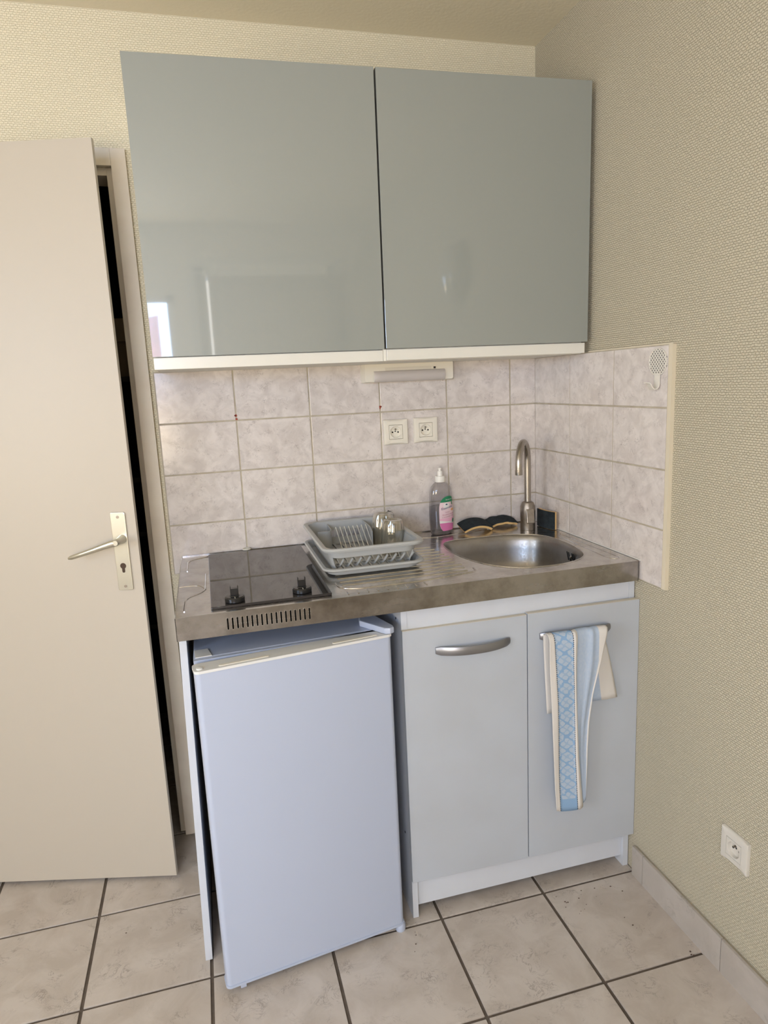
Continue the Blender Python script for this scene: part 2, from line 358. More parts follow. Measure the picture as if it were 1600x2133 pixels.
# ------------------------------------------------------------------ doorway, door, closet behind
jamb = obj('trim_3', boxes([(-1.283, -1.2435, -.006, .012, .012, 2.1205)]), M_jamb, kind='structure')
bmj = jamb
obj('head_casing', box(-2.10, -1.2834, -.006, .012, 2.0757, 2.1205, .002), M_jamb, jamb)
obj('left_casing', box(-2.105, -2.065, -.006, .012, .012, 2.0753, .002), M_jamb, jamb)
obj('jamb_lining', boxes([(-1.2990, -1.2832, .018, .125, .012, 2.0755)]), M_jamb, jamb)
obj('door_stop', boxes([(-1.3035, -1.2992, .075, .125, .012, 2.0550)]), M_jamb, jamb)
obj('head_lining', box(-2.065, -1.2992, .018, .125, 2.0560, 2.0757), M_jamb, jamb)
door = obj('door_1', merge(box(-.757, 0, .0, .0135, .012, 2.0836, .0025), box(-.755, -.016, .0130, .038, .013, 2.068)), M_door, kind='structure')
door.location = (-1.3066, -.1967, 0); door.rotation_euler.z = -math.atan(.2702)
# handle set on the door leaf (local x runs along the leaf, -y faces the room)
hp = obj('handle_plate', prism(rrect(-.0665, -.0262, .9200, 1.1405, .005, 4), .005, 'y', -.0052, .0012), M_alu, door)
obj('lever', merge(
    loft([[( -.040 + r*math.cos(2*math.pi*k/16), y, 1.066 + r*math.sin(2*math.pi*k/16)) for k in range(16)] for y, r in ((-.005, .0125), (-.016, .0115), (-.034, .0095), (-.050, .0095), (-.056, .007))]),
    tube([(-.036, -.049, 1.066), (-.050, -.050, 1.064), (-.075, -.050, 1.057), (-.110, -.048, 1.046), (-.140, -.045, 1.037), (-.170, -.042, 1.028), (-.178, -.041, 1.026)], [.008, .0095, .0085, .0075, .0065, .006, .003], 14, .75)), M_alu, hp)
for zz in (1.1275, .9315):
    obj('screw', lathe([(.0001, 0), (.0042, 0), (.0040, .0010), (.0001, .0012)], n=14), M_tapd, hp).matrix_local = Matrix.Translation((-.0463, -.0050, zz)) @ Matrix.Rotation(math.pi/2, 4, 'X')
kh = [( -.0465 + .0082*math.cos(math.radians(a)), .9900 + .0082*math.sin(math.radians(a))) for a in range(-60, 241, 15)]
kh = kh + [(-.0505, .9750), (-.0495, .9715), (-.0465, .9705), (-.0435, .9715), (-.0425, .9750)]
obj('keyhole', prism(kh, .0006, 'y', -.0056), mat('keyhole_shadow', (.06, .035, .02), .8), hp)
obj('latch_plate', box(-.0163, -.0154, .016, .034, .96, 1.14), M_alu, door)
# closet
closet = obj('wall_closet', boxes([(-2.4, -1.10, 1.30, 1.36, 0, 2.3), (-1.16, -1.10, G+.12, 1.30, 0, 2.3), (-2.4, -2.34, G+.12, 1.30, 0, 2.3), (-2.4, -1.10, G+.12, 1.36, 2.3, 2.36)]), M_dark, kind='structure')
sh = thing('shelving', 'dark wooden shelving glimpsed inside the closet through the door gap', 'shelving', (-1.6, .45, 0))
M_sh = mat('dark_shelf_wood', (.045, .035, .03), .7)
for zz in (.22, .58, .94, 1.14, 1.50): obj('shelf', box(-.50, .40, 0, .55, zz, zz+.018), M_sh, sh)
for xx in (-.50, .38): obj('side_panel', box(xx, xx+.02, -.01, 0, 0, 2.0), M_sh, sh)
for zz, hh in ((.02, .18), (.24, .30), (.60, .28), (.958, .15)):
    pass
bx1 = thing('storage_box', 'brown cardboard box on the closet shelf behind the door', 'box', (-1.40, .62, 1.519))
obj('carton', box(-.16, .17, -.14, .16, 0, .20, .003), M_card, bx1); obj('flap', box(-.16, .17, -.15, -.141, .12, .198), mat('carton_flap', (.36, .28, .19), .8), bx1)

# ------------------------------------------------------------------ wall cabinet
xl, xr, xm, zt_, zb_ = -1.2100, -.0065, -.6108, 2.2285, 1.5430
def uf(x, z): return -.3369 - .0198*x - .0108*(z-zb_)/(zt_-zb_)
ucab = thing('wall_cabinet', 'long wall cabinet with two glossy grey doors above the tiled splashback', 'cabinet', (0, 0, 0))
def fq(x0, x1, z0, z1, off): return [(x0, uf(x0, z0)+off, z0), (x1, uf(x1, z0)+off, z0), (x1, uf(x1, z1)+off, z1), (x0, uf(x0, z1)+off, z1)]
cb = bmesh.new()
def uprism(x0, x1, z0, z1, off, yb):
    f = fq(x0, x1, z0, z1, off); b = bmesh.new()
    a = [b.verts.new(q) for q in f]; k = [b.verts.new((q[0], yb, q[2])) for q in f]
    b.faces.new(a); b.faces.new(k[::-1])
    for i in range(4): j = (i+1) % 4; b.faces.new((a[j], a[i], k[i], k[j]))
    bmesh.ops.recalc_face_normals(b, faces=b.faces); return b
obj('carcass', uprism(xl+.002, xr-.008, 1.5125, zt_-.004, .022, .0095), M_carc, ucab)
d1 = obj('door', hexa(fq(xl, xm-.0022, zb_, zt_, 0), (0, .019, 0), .0008), M_gloss, ucab)
d2 = obj('door', hexa(fq(xm+.0026, xr, zb_+.002, zt_, 0), (0, .019, 0), .0008), M_gloss, ucab)
M_gedge = mat('matt_door_edge', (.16, .16, .145), .8, spec=.1)
for d_ in (d1, d2):
    d_.data.materials.append(M_gedge)
    for f_ in d_.data.polygons:
        if abs(f_.normal.x) > .6: f_.material_index = 1
obj('handle_profile', hexa(fq(xl+.001, xm-.006, 1.5120, 1.5412, .0045), (0, .016, 0), .0012), M_rail, d1)
obj('handle_profile', hexa(fq(xm+.004, xr-.006, 1.5135, 1.5425, .0045), (0, .016, 0), .0012), M_rail, d2)
obj('centre_strip', hexa(fq(xm-.0052, xm+.0030, 1.5125, 1.5430, .006), (0, .014, 0)), M_carc, ucab)

# ------------------------------------------------------------------ under-cabinet lamp
lamp = thing('under_cabinet_lamp', 'white strip lamp with smoked diffuser mounted on tiles under the wall cabinet', 'lamp', (-.456, 0, 1.455))
def lp(y, x0, x1, z0, z1, r): return [(q[0], y, q[1]) for q in rrect(x0, x1, z0, z1, r, 4)]
obj('housing', loft([lp(-.0005, -.152, .152, .001, .061, .003), lp(-.028, -.150, .150, .001, .061, .004), lp(-.038, -.146, .146, .004, .059, .005)]), M_wht, lamp)
dome = []
for t in range(9):
    a = math.pi*t/8; dome.append([(x, -.034-.016*math.sin(a)*k_, .0012+.036*(1-math.cos(a))/2) for x, k_ in ((-.118, .72), (-.112, .93), (-.095, 1), (.095, 1), (.112, .93), (.118, .72))])
obj('diffuser', loft(dome, closed=False), M_diff, lamp)
obj('tube_window', prism(rrect(-.080, .072, .0365, .0455, .001, 2), .002, 'y', -.0402), mat('lamp_tube_glass', (.66, .62, .53), .3), lamp)
obj('fluorescent_tube', tube([(-.098, -.037, .020), (.098, -.037, .020)], .009, 12), mat('unlit_tube', (.72, .60, .44), .4), lamp)
obj('switch', box(.080, .086, -.0415, -.036, .038, .044, .001), M_black, lamp)

# ------------------------------------------------------------------ french type sockets
def socket(name, label, loc, rz, m, group=None):
    t = thing(name, label, 'socket', loc, group, rz)
    # cover plate: square with concave (waisted) top and bottom faces, opening for the mechanism
    n = 20; o_ = [(-.0405+.081*i/n, -.0405) for i in range(n)] + [(.0405, -.0405+.081*i/n) for i in range(n)] + [(.0405-.081*i/n, .0405) for i in range(n)] + [(-.0405, .0405-.081*i/n) for i in range(n)]
    def sc(k): return [(a*k, c*k) for a, c in o_]
    def dy(a, c, d): return d + (.0045*(abs(c)/.0405)**3 * math.cos(a/.0405*math.pi/2)) 
    rings = [[(a, -.0002, c) for a, c in o_], [(a, min(-.003, dy(a, c, -.0075)), c) for a, c in o_], [(a, dy(a, c, -.0095)+.0002, c) for a, c in sc(.975)],
             [(a, -.0102+.25*(dy(a, c, 0)), c) for a, c in sc(.86)], [(a, -.0100, c) for a, c in sc(.575)], [(a, -.0072, c) for a, c in sc(.56)], [(a, -.0002, c) for a, c in sc(.56)]]
    obj('cover_plate', loft(rings, False, False, ang=30), m, t)
    ins = bmesh.new(); N_ = 32
    sq = []
    for k in range(N_):
        a = 2*math.pi*k/N_; u, v = math.cos(a), math.sin(a); s_ = .0221/max(abs(u), abs(v)); sq.append((u*s_, v*s_))
    ci = [(.0190*math.cos(2*math.pi*k/N_), .0190*math.sin(2*math.pi*k/N_)) for k in range(N_)]
    rr = [[(a, -.0006, c) for a, c in sq], [(a, -.0098, c) for a, c in sq], [(a, -.0103, c) for a, c in [(q[0]*.98, q[1]*.98) for q in sq]], [(a, -.0103, c) for a, c in ci], [(a*.97, -.0098, c*.97) for a, c in ci], [(a*.94, -.0012, c*.94) for a, c in ci]]
    f = obj('socket_insert', loft(rr, False, True, ang=30), m, t)
    pinc = M_hole
    for px_, pz in ((-.0095, -.001), (.0095, -.001)):
        obj('pin_hole', lathe([(.0026, 0), (.0026, .0006)], n=14), pinc, f).matrix_local = Matrix.Translation((px_, -.0013, pz)) @ Matrix.Rotation(math.pi/2, 4, 'X')
    obj('earth_pin', merge(xf(lathe([(.0024, 0), (.0024, .007), (.0014, .009)], n=14), Matrix.Translation((0, -.0012, .0085)) @ Matrix.Rotation(math.pi/2, 4, 'X'))), M_tapd, f)
    obj('shutter_slot', merge(xf(lathe([(.0022, 0), (.0022, .0005)], n=12), Matrix.Translation((0, -.0013, .0022)) @ Matrix.Rotation(math.pi/2, 4, 'X'))), pinc, f)
    return t
socket('wall_socket', 'left of the two cream wall sockets on the tiled splashback', (-.5016, 0, 1.2962), 0, M_wht)
socket('wall_socket', 'right of the two cream wall sockets on the tiled splashback', (-.3990, 0, 1.2972), 0, M_wht)
s3 = socket('wall_socket', 'single cream wall socket low on the right wall near the floor', (G, -.9745, .3465), -math.pi/2, M_whtR)

# ------------------------------------------------------------------ wall hook
hk = thing('wall_hook', 'white hook with openwork patterned disc on the right-hand tiles', 'hook', (0, -.6520, 1.4745))
M_hp = mat('hook_openwork_pattern', (.70, .67, .60), .35)
nt = M_hp.node_tree; N = nt.nodes; L = nt.links
tc = N.new('ShaderNodeTexCoord'); mp = N.new('ShaderNodeMapping'); mp.inputs['Rotation'].default_value = (math.radians(45), 0, 0)
s = N.new('ShaderNodeSeparateXYZ'); L.new(tc.outputs['Object'], mp.inputs[0]); L.new(mp.outputs[0], s.inputs[0])
def cell(out):
    m1 = N.new('ShaderNodeMath'); m1.operation = 'MULTIPLY'; m1.inputs[1].default_value = math.pi/.0072; L.new(out, m1.inputs[0])
    m2 = N.new('ShaderNodeMath'); m2.operation = 'COSINE'; L.new(m1.outputs[0], m2.inputs[0])
    m3 = N.new('ShaderNodeMath'); m3.operation = 'ABSOLUTE'; L.new(m2.outputs[0], m3.inputs[0]); return m3
a, b_ = cell(s.outputs['Y']), cell(s.outputs['Z']); mn = N.new('ShaderNodeMath'); mn.operation = 'MINIMUM'
L.new(a.outputs[0], mn.inputs[0]); L.new(b_.outputs[0], mn.inputs[1])
r = N.new('ShaderNodeValToRGB'); r.color_ramp.elements[0].position = .55; r.color_ramp.elements[0].color = (.70, .67, .60, 1); r.color_ramp.elements[1].position = .68; r.color_ramp.elements[1].color = (.17, .16, .15, 1)
L.new(mn.outputs[0], r.inputs[0]); L.new(r.outputs[0], N['Principled BSDF'].inputs['Base Color'])
disc = [[(x, .0335*k*math.cos(t*math.pi/20), .0335*k*math.sin(t*math.pi/20)) for t in range(40)] for x, k in ((-.0005, 1), (-.0035, 1), (-.0035, .93))]
obj('disc', loft(disc), M_hp, hk)
obj('rim', tube([(-.0035, .0328*math.cos(t*math.pi/20), .0328*math.sin(t*math.pi/20)) for t in range(40)], .0012, 8, closed=True), M_hook, hk)
st = [(-.0030, -.028), (-.0035, -.040), (-.0035, -.052), (-.0050, -.060), (-.0100, -.0655), (-.0170, -.0660), (-.0225, -.0610), (-.0260, -.0540), (-.0310, -.0500), (-.0370, -.0495)]
rings = []
for i, (x, z) in enumerate(st):
    q0 = Vector(st[max(i-1, 0)]); q1 = Vector(st[min(i+1, len(st)-1)]); d = (q1-q0).normalized(); nn = Vector((-d.y, d.x))*.0011
    hw = .0098 if i < 5 else .0098-.0007*(i-4)
    rings.append([(x+nn.x, -hw, z+nn.y), (x+nn.x, hw, z+nn.y), (x-nn.x, hw, z-nn.y), (x-nn.x, -hw, z-nn.y)])
obj('hook_arm', loft(rings), M_hook, hk)

# ------------------------------------------------------------------ worktop with basin
ZT, ZB, WX0, WX1, WY = .9538, .8985, -1.2060, -.0060, -.6007
top = thing('worktop', 'stainless steel kitchenette worktop with built-in basin and drainer', 'worktop', (0, 0, 0))
bp = [(-.392, -.168), (-.335, -.158), (-.2656, -.160), (-.185, -.165), (-.110, -.200), (-.078, -.260), (-.0725, -.35), (-.082, -.43), (-.112, -.500), (-.175, -.540), (-.25, -.549), (-.325, -.535), (-.385, -.475), (-.4200, -.383), (-.4290, -.285), (-.4200, -.205)]
out = spline(bp, 6)
b = bmesh.new(); n = len(out)
ov = [b.verts.new((x, y, ZT)) for x, y in out]
rx = [(WX0+.002, -.0015), (WX0+.002, WY+.002), (WX1-.002, WY+.002), (WX1-.002, -.0015)]
rv = []
for k in range(4):
    x0, y0 = rx[k]; x1, y1 = rx[(k+1) % 4]
    for i in range(10): rv.append(b.verts.new((x0+(x1-x0)*i/10, y0+(y1-y0)*i/10, ZT)))
ee = [b.edges.new((ov[i], ov[(i+1) % n])) for i in range(n)] + [b.edges.new((rv[i], rv[(i+1) % len(rv)])) for i in range(len(rv))]
bmesh.ops.triangle_fill(b, edges=ee, use_beauty=True)
for f in list(b.faces):     # drop what fills the basin
    c = f.calc_center_median()
    if all(v in ov for v in f.verts):
        ins_ = False; j = n-1
        for i in range(n):
            xi, yi = out[i][:2]; xj, yj = out[j][:2]
            if (yi > c.y) != (yj > c.y) and c.x < (xj-xi)*(c.y-yi)/(yj-yi)+xi: ins_ = not ins_
            j = i
        if ins_: b.faces.remove(f)
bmesh.ops.recalc_face_normals(b, faces=b.faces)
if sum(f.normal.z for f in b.faces) < 0: bmesh.ops.reverse_faces(b, faces=b.faces)
obj('top_sheet', b, M_steel, top)
# basin bowl
cx_, cy__ = -.252, -.355
prof = [(1, 0), (.985, -.0022), (.965, -.008), (.945, -.020), (.925, -.045), (.895, -.080), (.84, -.108), (.72, -.126), (.5, -.134), (.25, -.138), (.14, -.140)]
rings = [[(cx_+(x-cx_)*k, cy__+(y-cy__)*k, ZT+dz) for x, y in out] for k, dz in prof]
b = loft(rings, False, False); bmesh.ops.reverse_faces(b, faces=[f for f in b.faces if f.normal.z < 0])
basin = obj('basin', b, M_basin, top)
obj('basin_rim', tube([(x, y, ZT+.0002) for x, y in out], .0016, 6, closed=True), M_steel, top)
obj('drain', lathe([(.040, .003), (.034, .001), (.028, .004), (.004, .004), (.0001, .006)], (cx_, cy__, ZT-.142), 28, False, True), M_steel, basin)
for k, dz in ((-.018, .006), (-.009, .006), (.009, .006), (.018, .006)):
    o = obj('overflow_slot', prism(rrect(-.0022, .0022, -.014, .014, .0018, 3), .002, 'y', -.001), M_hole, basin)
    o.matrix_local = Matrix.Translation((-.0925, -.400+k, ZT-.0285)) @ Matrix.Rotation(math.radians(82), 4, 'Z') @ Matrix.Rotation(math.radians(-12), 4, 'X')
obj('overflow_screw', lathe([(.0038, -.001), (.0034, .0015), (.001, .002)], n=12), M_steel, basin).matrix_local = Matrix.Translation((-.0935, -.400, ZT-.0285)) @ Matrix.Rotation(math.radians(-90), 4, 'Y')
# front apron with the ventilation slots pierced through it
apr = bmesh.new()
def q(x0, x1, z0, z1, y=WY):
    v = [apr.verts.new(t) for t in ((x0, y, z0), (x1, y, z0), (x1, y, z1), (x0, y, z1))]; apr.faces.new(v)
sx0, sx1, ns = -1.0905, -.9010, 18; sp_ = (sx1-sx0)/(ns-1); sw = .0048; za, zc = .9115, .9400
q(WX0, sx0-sw/2, ZB, ZT); q(sx1+sw/2, WX1, ZB, ZT); q(sx0-sw/2, sx1+sw/2, ZB, za); q(sx0-sw/2, sx1+sw/2, zc, ZT)
for k in range(ns-1): q(sx0+k*sp_+sw/2, sx0+(k+1)*sp_-sw/2, za, zc)
bmesh.ops.remove_doubles(apr, verts=apr.verts, dist=1e-5)
box_into(apr, WX0, WX1, WY+.0004, WY+.014, ZB, ZB+.0012)
box_into(apr, WX0, WX0+.0012, WY, -.002, ZB, ZT-.001); box_into(apr, WX1-.0012, WX1, WY, -.002, ZB, ZT-.001)
apron = obj('front_apron', apr, M_steelF, top)
obj('front_edge', tube([(WX0+.001, -.002, ZT-.0012), (WX0+.001, WY+.0015, ZT-.0012), (WX1-.001, WY+.0015, ZT-.0012), (WX1-.001, -.002, ZT-.0012)], .0016, 8), M_steel, top)
for k in range(ns):      # pressed lips round the slots
    x = sx0+k*sp_; obj('vent_slot', tube([(x+a_, WY-.0002, (za+zc)/2+c_) for a_, c_ in rrect(-sw/2, sw/2, -(zc-za)/2, (zc-za)/2, .0018, 3)], .0008, 5, closed=True), M_steel, apron)
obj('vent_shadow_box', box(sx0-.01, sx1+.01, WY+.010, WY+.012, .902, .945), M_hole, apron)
# pressed beads in the sheet: left of the hob, the drainer grooves, right of the basin
def bead(path, r=.0022, m=None): return obj('bead_and_reflection', tube([(x, y, ZT-.0002) for x, y in path], r, 8, 1), m or M_steel, top)
def fil(pts, k=5):
    v = [Vector((*p_, 0)) for p_ in pts]; o_ = [v[0]]
    for i in range(1, len(v)-1):
        a_ = v[i]+(v[i-1]-v[i]).normalized()*min(.03, (v[i-1]-v[i]).length/2); c_ = v[i]+(v[i+1]-v[i]).normalized()*min(.03, (v[i+1]-v[i]).length/2)
        for j in range(k+1): t = j/k; o_.append(a_*(1-t)**2+v[i]*2*t*(1-t)+c_*t*t)
    o_.append(v[-1]); return [(p_.x, p_.y) for p_ in o_]
bead(fil([(-1.185, -.190), (-1.184, -.062), (-1.125, -.033)])); bead(fil([(-1.134, -.239), (-1.137, -.412), (-1.184, -.452), (-1.186, -.560)]))
bead(fil([(-1.203, -.345), (-1.150, -.345), (-1.136, -.395)]), .0014)
bead(fil([(-.825, -.025), (-.60, -.022), (-.42, -.10), (-.30, -.075), (-.20, -.062)]), .0015)
for k in range(10):
    y = -.215-.032*k; xe = -.452 + (.012 if k > 6 else 0)-.004*abs(k-4); bead([(-.800, y), (xe, y)], .0024)
bead(fil([(-.812, -.470), (-.812, -.525), (-.770, -.545), (-.60, -.545), (-.44, -.520), (-.436, -.485)]), .0024)
bead(fil([(-.030, -.225), (-.030, -.560), (-.052, -.560), (-.062, -.540), (-.050, -.25)]), .0014)
for k in range(9): bead([(-.800+k*.025, -.560), (-.800+k*.025, -.582)], .0020)  # reflections of the rack ribs in the steel, built as short raised beads
obj('rear_upstand', box(WX0+.004, WX1-.004, -.0045, -.0008, ZT-.001, ZT+.0030), M_steelF, top)

plug = thing('rubber_stopper', 'small pale rubber ring on the worktop rear edge behind the hob', 'stopper', (-1.0072, -.013, ZT+.0042))
obj('ring', tube([(.0105*math.cos(t*math.pi/12), .0105*math.sin(t*math.pi/12), .003) for t in range(24)], .0028, 8, closed=True), M_rackd, plug)
obj('core', lathe([(.009, .0), (.009, .003), (.001, .004)], n=18), M_rackd, plug)

# ------------------------------------------------------------------ hob
hob = thing('hob', 'black glass two-ring hob set into the left of the steel worktop', 'hob', (-.982, -.305, ZT))
gl = obj('glass_plate', prism(rrect(-.1430, .1430, -.2660, .2700, .003, 3), .0060, 'z', .0003, .001), M_hob, hob)
for kx, ky in ((-.0865, -.2370), (.0755, -.2290)):
    k = obj('control_knob', merge(lathe([(.018, .0065), (.0235, .0080), (.0235, .0165), (.021, .0195), (.012, .0200), (.011, .0215)], (kx, ky, 0), 28),
        box(kx-.0095, kx-.0078, ky-.004, ky+.006, .019, .0445, .0004), box(kx+.0078, kx+.0095, ky-.004, ky+.006, .019, .0445, .0004), box(kx-.0078, kx+.0078, ky-.0065, ky+.0065, .019, .0385, .0015)), M_black, hob)
    obj('pointer', box(kx-.0006, kx+.0006, ky-.0230, ky-.012, .0195, .0203), M_rackd, k)

# ------------------------------------------------------------------ tap
tap = thing('tap', 'nickel swan-neck mixer tap behind the basin in the corner', 'tap', (-.0915, -.122, ZT+.0002))
dv = Vector((-.079, -.098)); Rr = dv.length/2; du = dv.normalized()
path = [(0, 0, .085), (0, 0, .14), (0, 0, .20), (0, 0, .2320)]
for t in range(1, 17):
    a = math.pi*t/16; dd = Rr*(1-math.cos(a)); path.append((du.x*dd, du.y*dd, .2320+Rr*math.sin(a)))
path += [(du.x*2*Rr, du.y*2*Rr, .222), (du.x*2*Rr, du.y*2*Rr, .214)]
obj('spout', tube(path, .0108, 20), M_tap, tap)
obj('aerator', lathe([(.0112, 0), (.0116, .002), (.0116, .0150), (.0108, .0160)], (du.x*2*Rr, du.y*2*Rr, .2000), 20), M_tap, tap)
obj('body', lathe([(.0240, 0), (.0245, .003), (.0235, .030), (.0240, .032), (.0245, .060), (.0240, .080), (.0185, .092), (.0125, .0955)], n=32), M_tapd, tap)
lv = [(.020, .070, .013), (.0255, .074, .0145), (.0300, .062, .0140), (.0335, .045, .0125), (.0355, .030, .0115), (.0350, .026, .0110), (.0310, .027, .011), (.0250, .045, .0125), (.0205, .060, .012)]
o = obj('lever_handle', prism([(a_[0], a_[1]) for a_ in lv], .026, 'x', -.013, .002), M_tapd, tap)
o.rotation_euler.z = math.radians(170)

# ------------------------------------------------------------------ sponges
def sponge(label, loc, rz, ln, wd, arch, tilt=0, upright=False, rag=.0):
    t = thing('sponge', label, 'sponge', loc)
    nx, ny = 16, 6
    def sheet(z0, z1, inset):
        b = bmesh.new(); g0 = []; g1 = []
        for i in range(nx+1):
            u = -1+2*i/nx; r0 = []; r1 = []
            for j in range(ny+1):
                v = -1+2*j/ny; w_ = rag*math.sin(7*u+5*v)*.3 + rag*random.uniform(-.3, .3)
                zc_ = arch*(1-u*u)
                x = u*ln/2*(1-inset); y = v*wd/2*(1-inset) + rag*math.sin(9*u)*.5
                nrm = Vector((2*arch*u/(ln/2), 0, 1)).normalized()
                r0.append(b.verts.new((x+nrm.x*z0, y, zc_+nrm.z*z0))); r1.append(b.verts.new((x+nrm.x*z1, y, zc_+nrm.z*z1+w_)))
            g0.append(r0); g1.append(r1)
        for i in range(nx):
            for j in range(ny):
                b.faces.new((g0[i][j], g0[i][j+1], g0[i+1][j+1], g0[i+1][j])); b.faces.new((g1[i][j], g1[i+1][j], g1[i+1][j+1], g1[i][j+1]))
            b.faces.new((g0[i][0], g0[i+1][0], g1[i+1][0], g1[i][0])); b.faces.new((g0[i+1][ny], g0[i][ny], g1[i][ny], g1[i+1][ny]))
        for j in range(ny):
            b.faces.new((g0[0][j+1], g0[0][j], g1[0][j], g1[0][j+1])); b.faces.new((g0[nx][j], g0[nx][j+1], g1[nx][j+1], g1[nx][j]))
        bmesh.ops.recalc_face_normals(b, faces=b.faces); return smooth(b, 50)
    obj('foam', sheet(.001, .0085, .0), M_sp_y, t); obj('scouring_pad', sheet(.0087, .0125, -.004), M_sp_b, t)
    if upright: t.rotation_euler = upright
    else: t.rotation_euler = (math.radians(tilt), 0, rz)
    return t
sponge('curled sponge with dark scouring pad nearest the soap bottle', (-.2560, -.062, ZT+.0085), math.radians(5), .096, .056, .014, 16)
sponge('curled sponge with frayed dark pad just left of the tap', (-.1490, -.0340, ZT+.0070), math.radians(4), .098, .048, .010, 15, rag=.003)
sponge('sponge standing upright against the tiles right of the tap', (-.0185, -.128, ZT+.031), 0, .088, .058, .006, upright=(math.radians(90), 0, math.radians(-82)))

# ------------------------------------------------------------------ washing-up liquid bottle
BZ = ZT+.0004
bt = thing('soap_bottle', 'clear washing-up liquid bottle with pink label beside the dish rack', 'bottle', (-.3695, -.0500, BZ), rz=math.radians(12))
bprof = [(.034, 0), (.0390, .003), (.0405, .015), (.0425, .040), (.0435, .070), (.0430, .090), (.0405, .115), (.0405, .135), (.0390, .148), (.0335, .158), (.0250, .1665), (.0165, .1735), (.0150, .176)]
def brad(z):
    for (r0, z0), (r1, z1) in zip(bprof, bprof[1:]):
        if z0 <= z <= z1: return r0+(r1-r0)*(z-z0)/(z1-z0)
    return bprof[-1][0]
def bdepth(z): return .64 if z < .15 else .64+.36*(z-.15)/.026
def bsurf(th, z, off=0): r_ = brad(z)+off; return ((r_)*math.sin(th), -(r_*bdepth(z))*math.cos(th)-off*.3, z)
body = obj('bottle_body', loft([[bsurf(2*math.pi*i/40, z) for i in range(40)] for r_, z in bprof], True, False, ang=50), M_bottle, bt)
lq = [z for _, z in bprof if .002 < z < .093] + [.0935]
obj('liquid', loft([[bsurf(2*math.pi*i/40, z, -.0016) for i in range(40)] for z in lq], True, True, ang=50), M_liquid, bt)
cap = obj('cap', merge(lathe([(.0165, .1735), (.0170, .176), (.0168, .1915), (.0160, .193), (.008, .1935)], n=28), lathe([(.0095, .1925), (.0088, .196), (.0088, .208), (.0082, .2095), (.0050, .2098), (.0048, .214), (.0062, .2155), (.0058, .218), (.003, .220)], n=20)), M_cap, bt)
def on_bottle(s_, z, off): return bsurf(s_/.034, z, off)     # s_: metres along the label from its middle
LS, LZ0, LZ1 = .012, .012, .128                    # label centre offset, bottom, top
def lab_half(z):
    t = (z-LZ0)/(LZ1-LZ0); return .0300*min(1, (max(0, 1-((t-.47)/.53)**4))**.5 if abs(t-.47) < .53 else 0)
def patch(z0, z1, off, m, name, ztop=None, half=None, ctr=LS, parent=None):
    b = bmesh.new(); g = []; nz, nx_ = 14, 14
    for i in range(nz+1):
        z = z0+(z1-z0)*i/nz; hh = (half or lab_half)(z); g.append([b.verts.new(on_bottle(ctr+hh*(-1+2*j/nx_), z + (ztop(-1+2*j/nx_)*(i/nz) if ztop else 0), off)) for j in range(nx_+1)])
    for i in range(nz):
        for j in range(nx_): b.faces.new((g[i][j], g[i][j+1], g[i+1][j+1], g[i+1][j]))
    return obj(name, smooth(b), m, parent or bt)
lab = patch(LZ0+.001, .110, .0004, M_pinkl, 'label')
patch(.108, LZ1-.0005, .0007, M_lgreen, 'label_band', parent=lab)
patch(LZ0+.001, .040, .0007, M_pinkd, 'label_band', ztop=lambda u: -.008*(u+.2), parent=lab)
patch(.0395, .0435, .0010, M_lwhite, 'label_band', ztop=lambda u: -.0075*(u+.2), parent=lab)
patch(.044, .056, .0008, M_pink, 'label_band', ztop=lambda u: .002*u, parent=lab)
patch(.086, .106, .0010, M_lwhite, 'logo', half=lambda z: .0095*max(.02, 1-((z-.096)/.0102)**2)**.5, ctr=LS-.008, parent=lab)
patch(.0985, .1035, .0013, M_lblue, 'logo_emblem', half=lambda z: .0042*max(.02, 1-abs(z-.101)/.0026), ctr=LS-.008, parent=lab)
patch(.0375, .0520, .0013, M_lgreen, 'leaf_print', half=lambda z: .0055*max(.02, 1-((z-.0447)/.0074)**2)**.5, ctr=LS+.0175, parent=lab)
patch(.078, .086, .0012, M_lorange, 'fruit_print', half=lambda z: .0075*max(.02, 1-((z-.082)/.0042)**2)**.5, ctr=LS+.013, parent=lab)
patch(.098, .109, .0011, M_lgreen, 'leaf_drip', half=lambda z: .003*max(.1, 1-((z-.103)/.007)**2)**.5, ctr=LS+.013, parent=lab)
def text_mesh(s, size, shear=0):
    c = bpy.data.curves.new('t', 'FONT'); c.body = s; c.size = size; c.align_x = 'CENTER'; c.shear = shear; c.resolution_u = 3
    o = bpy.data.objects.new('t', c); col.objects.link(o); dg = bpy.context.evaluated_depsgraph_get(); dg.update()
    me = bpy.data.meshes.new_from_object(o.evaluated_get(dg)); bpy.data.objects.remove(o); return me
for s_, size, ctr, z, m, sl in (('Essential', .0105, LS-.006, .0870, M_lblue, .18), ('Produit vaisselle', .0062, LS-.001, .0665, M_lred, .10), ("L'amandier fleuri", .0062, LS-.001, .0590, M_lred, .10), ('Biodégradable', .0046, LS+.003, .1155, M_lwhite, .06), ('fraîcheur', .0040, LS-.006, .0745, M_lred, .08)):
    me = text_mesh(s_, size)
    for v in me.vertices: x, y = v.co.x, v.co.y; v.co = on_bottle(ctr+x, z+y+sl*x, .0017)
    obj('label_text', me, m, lab)

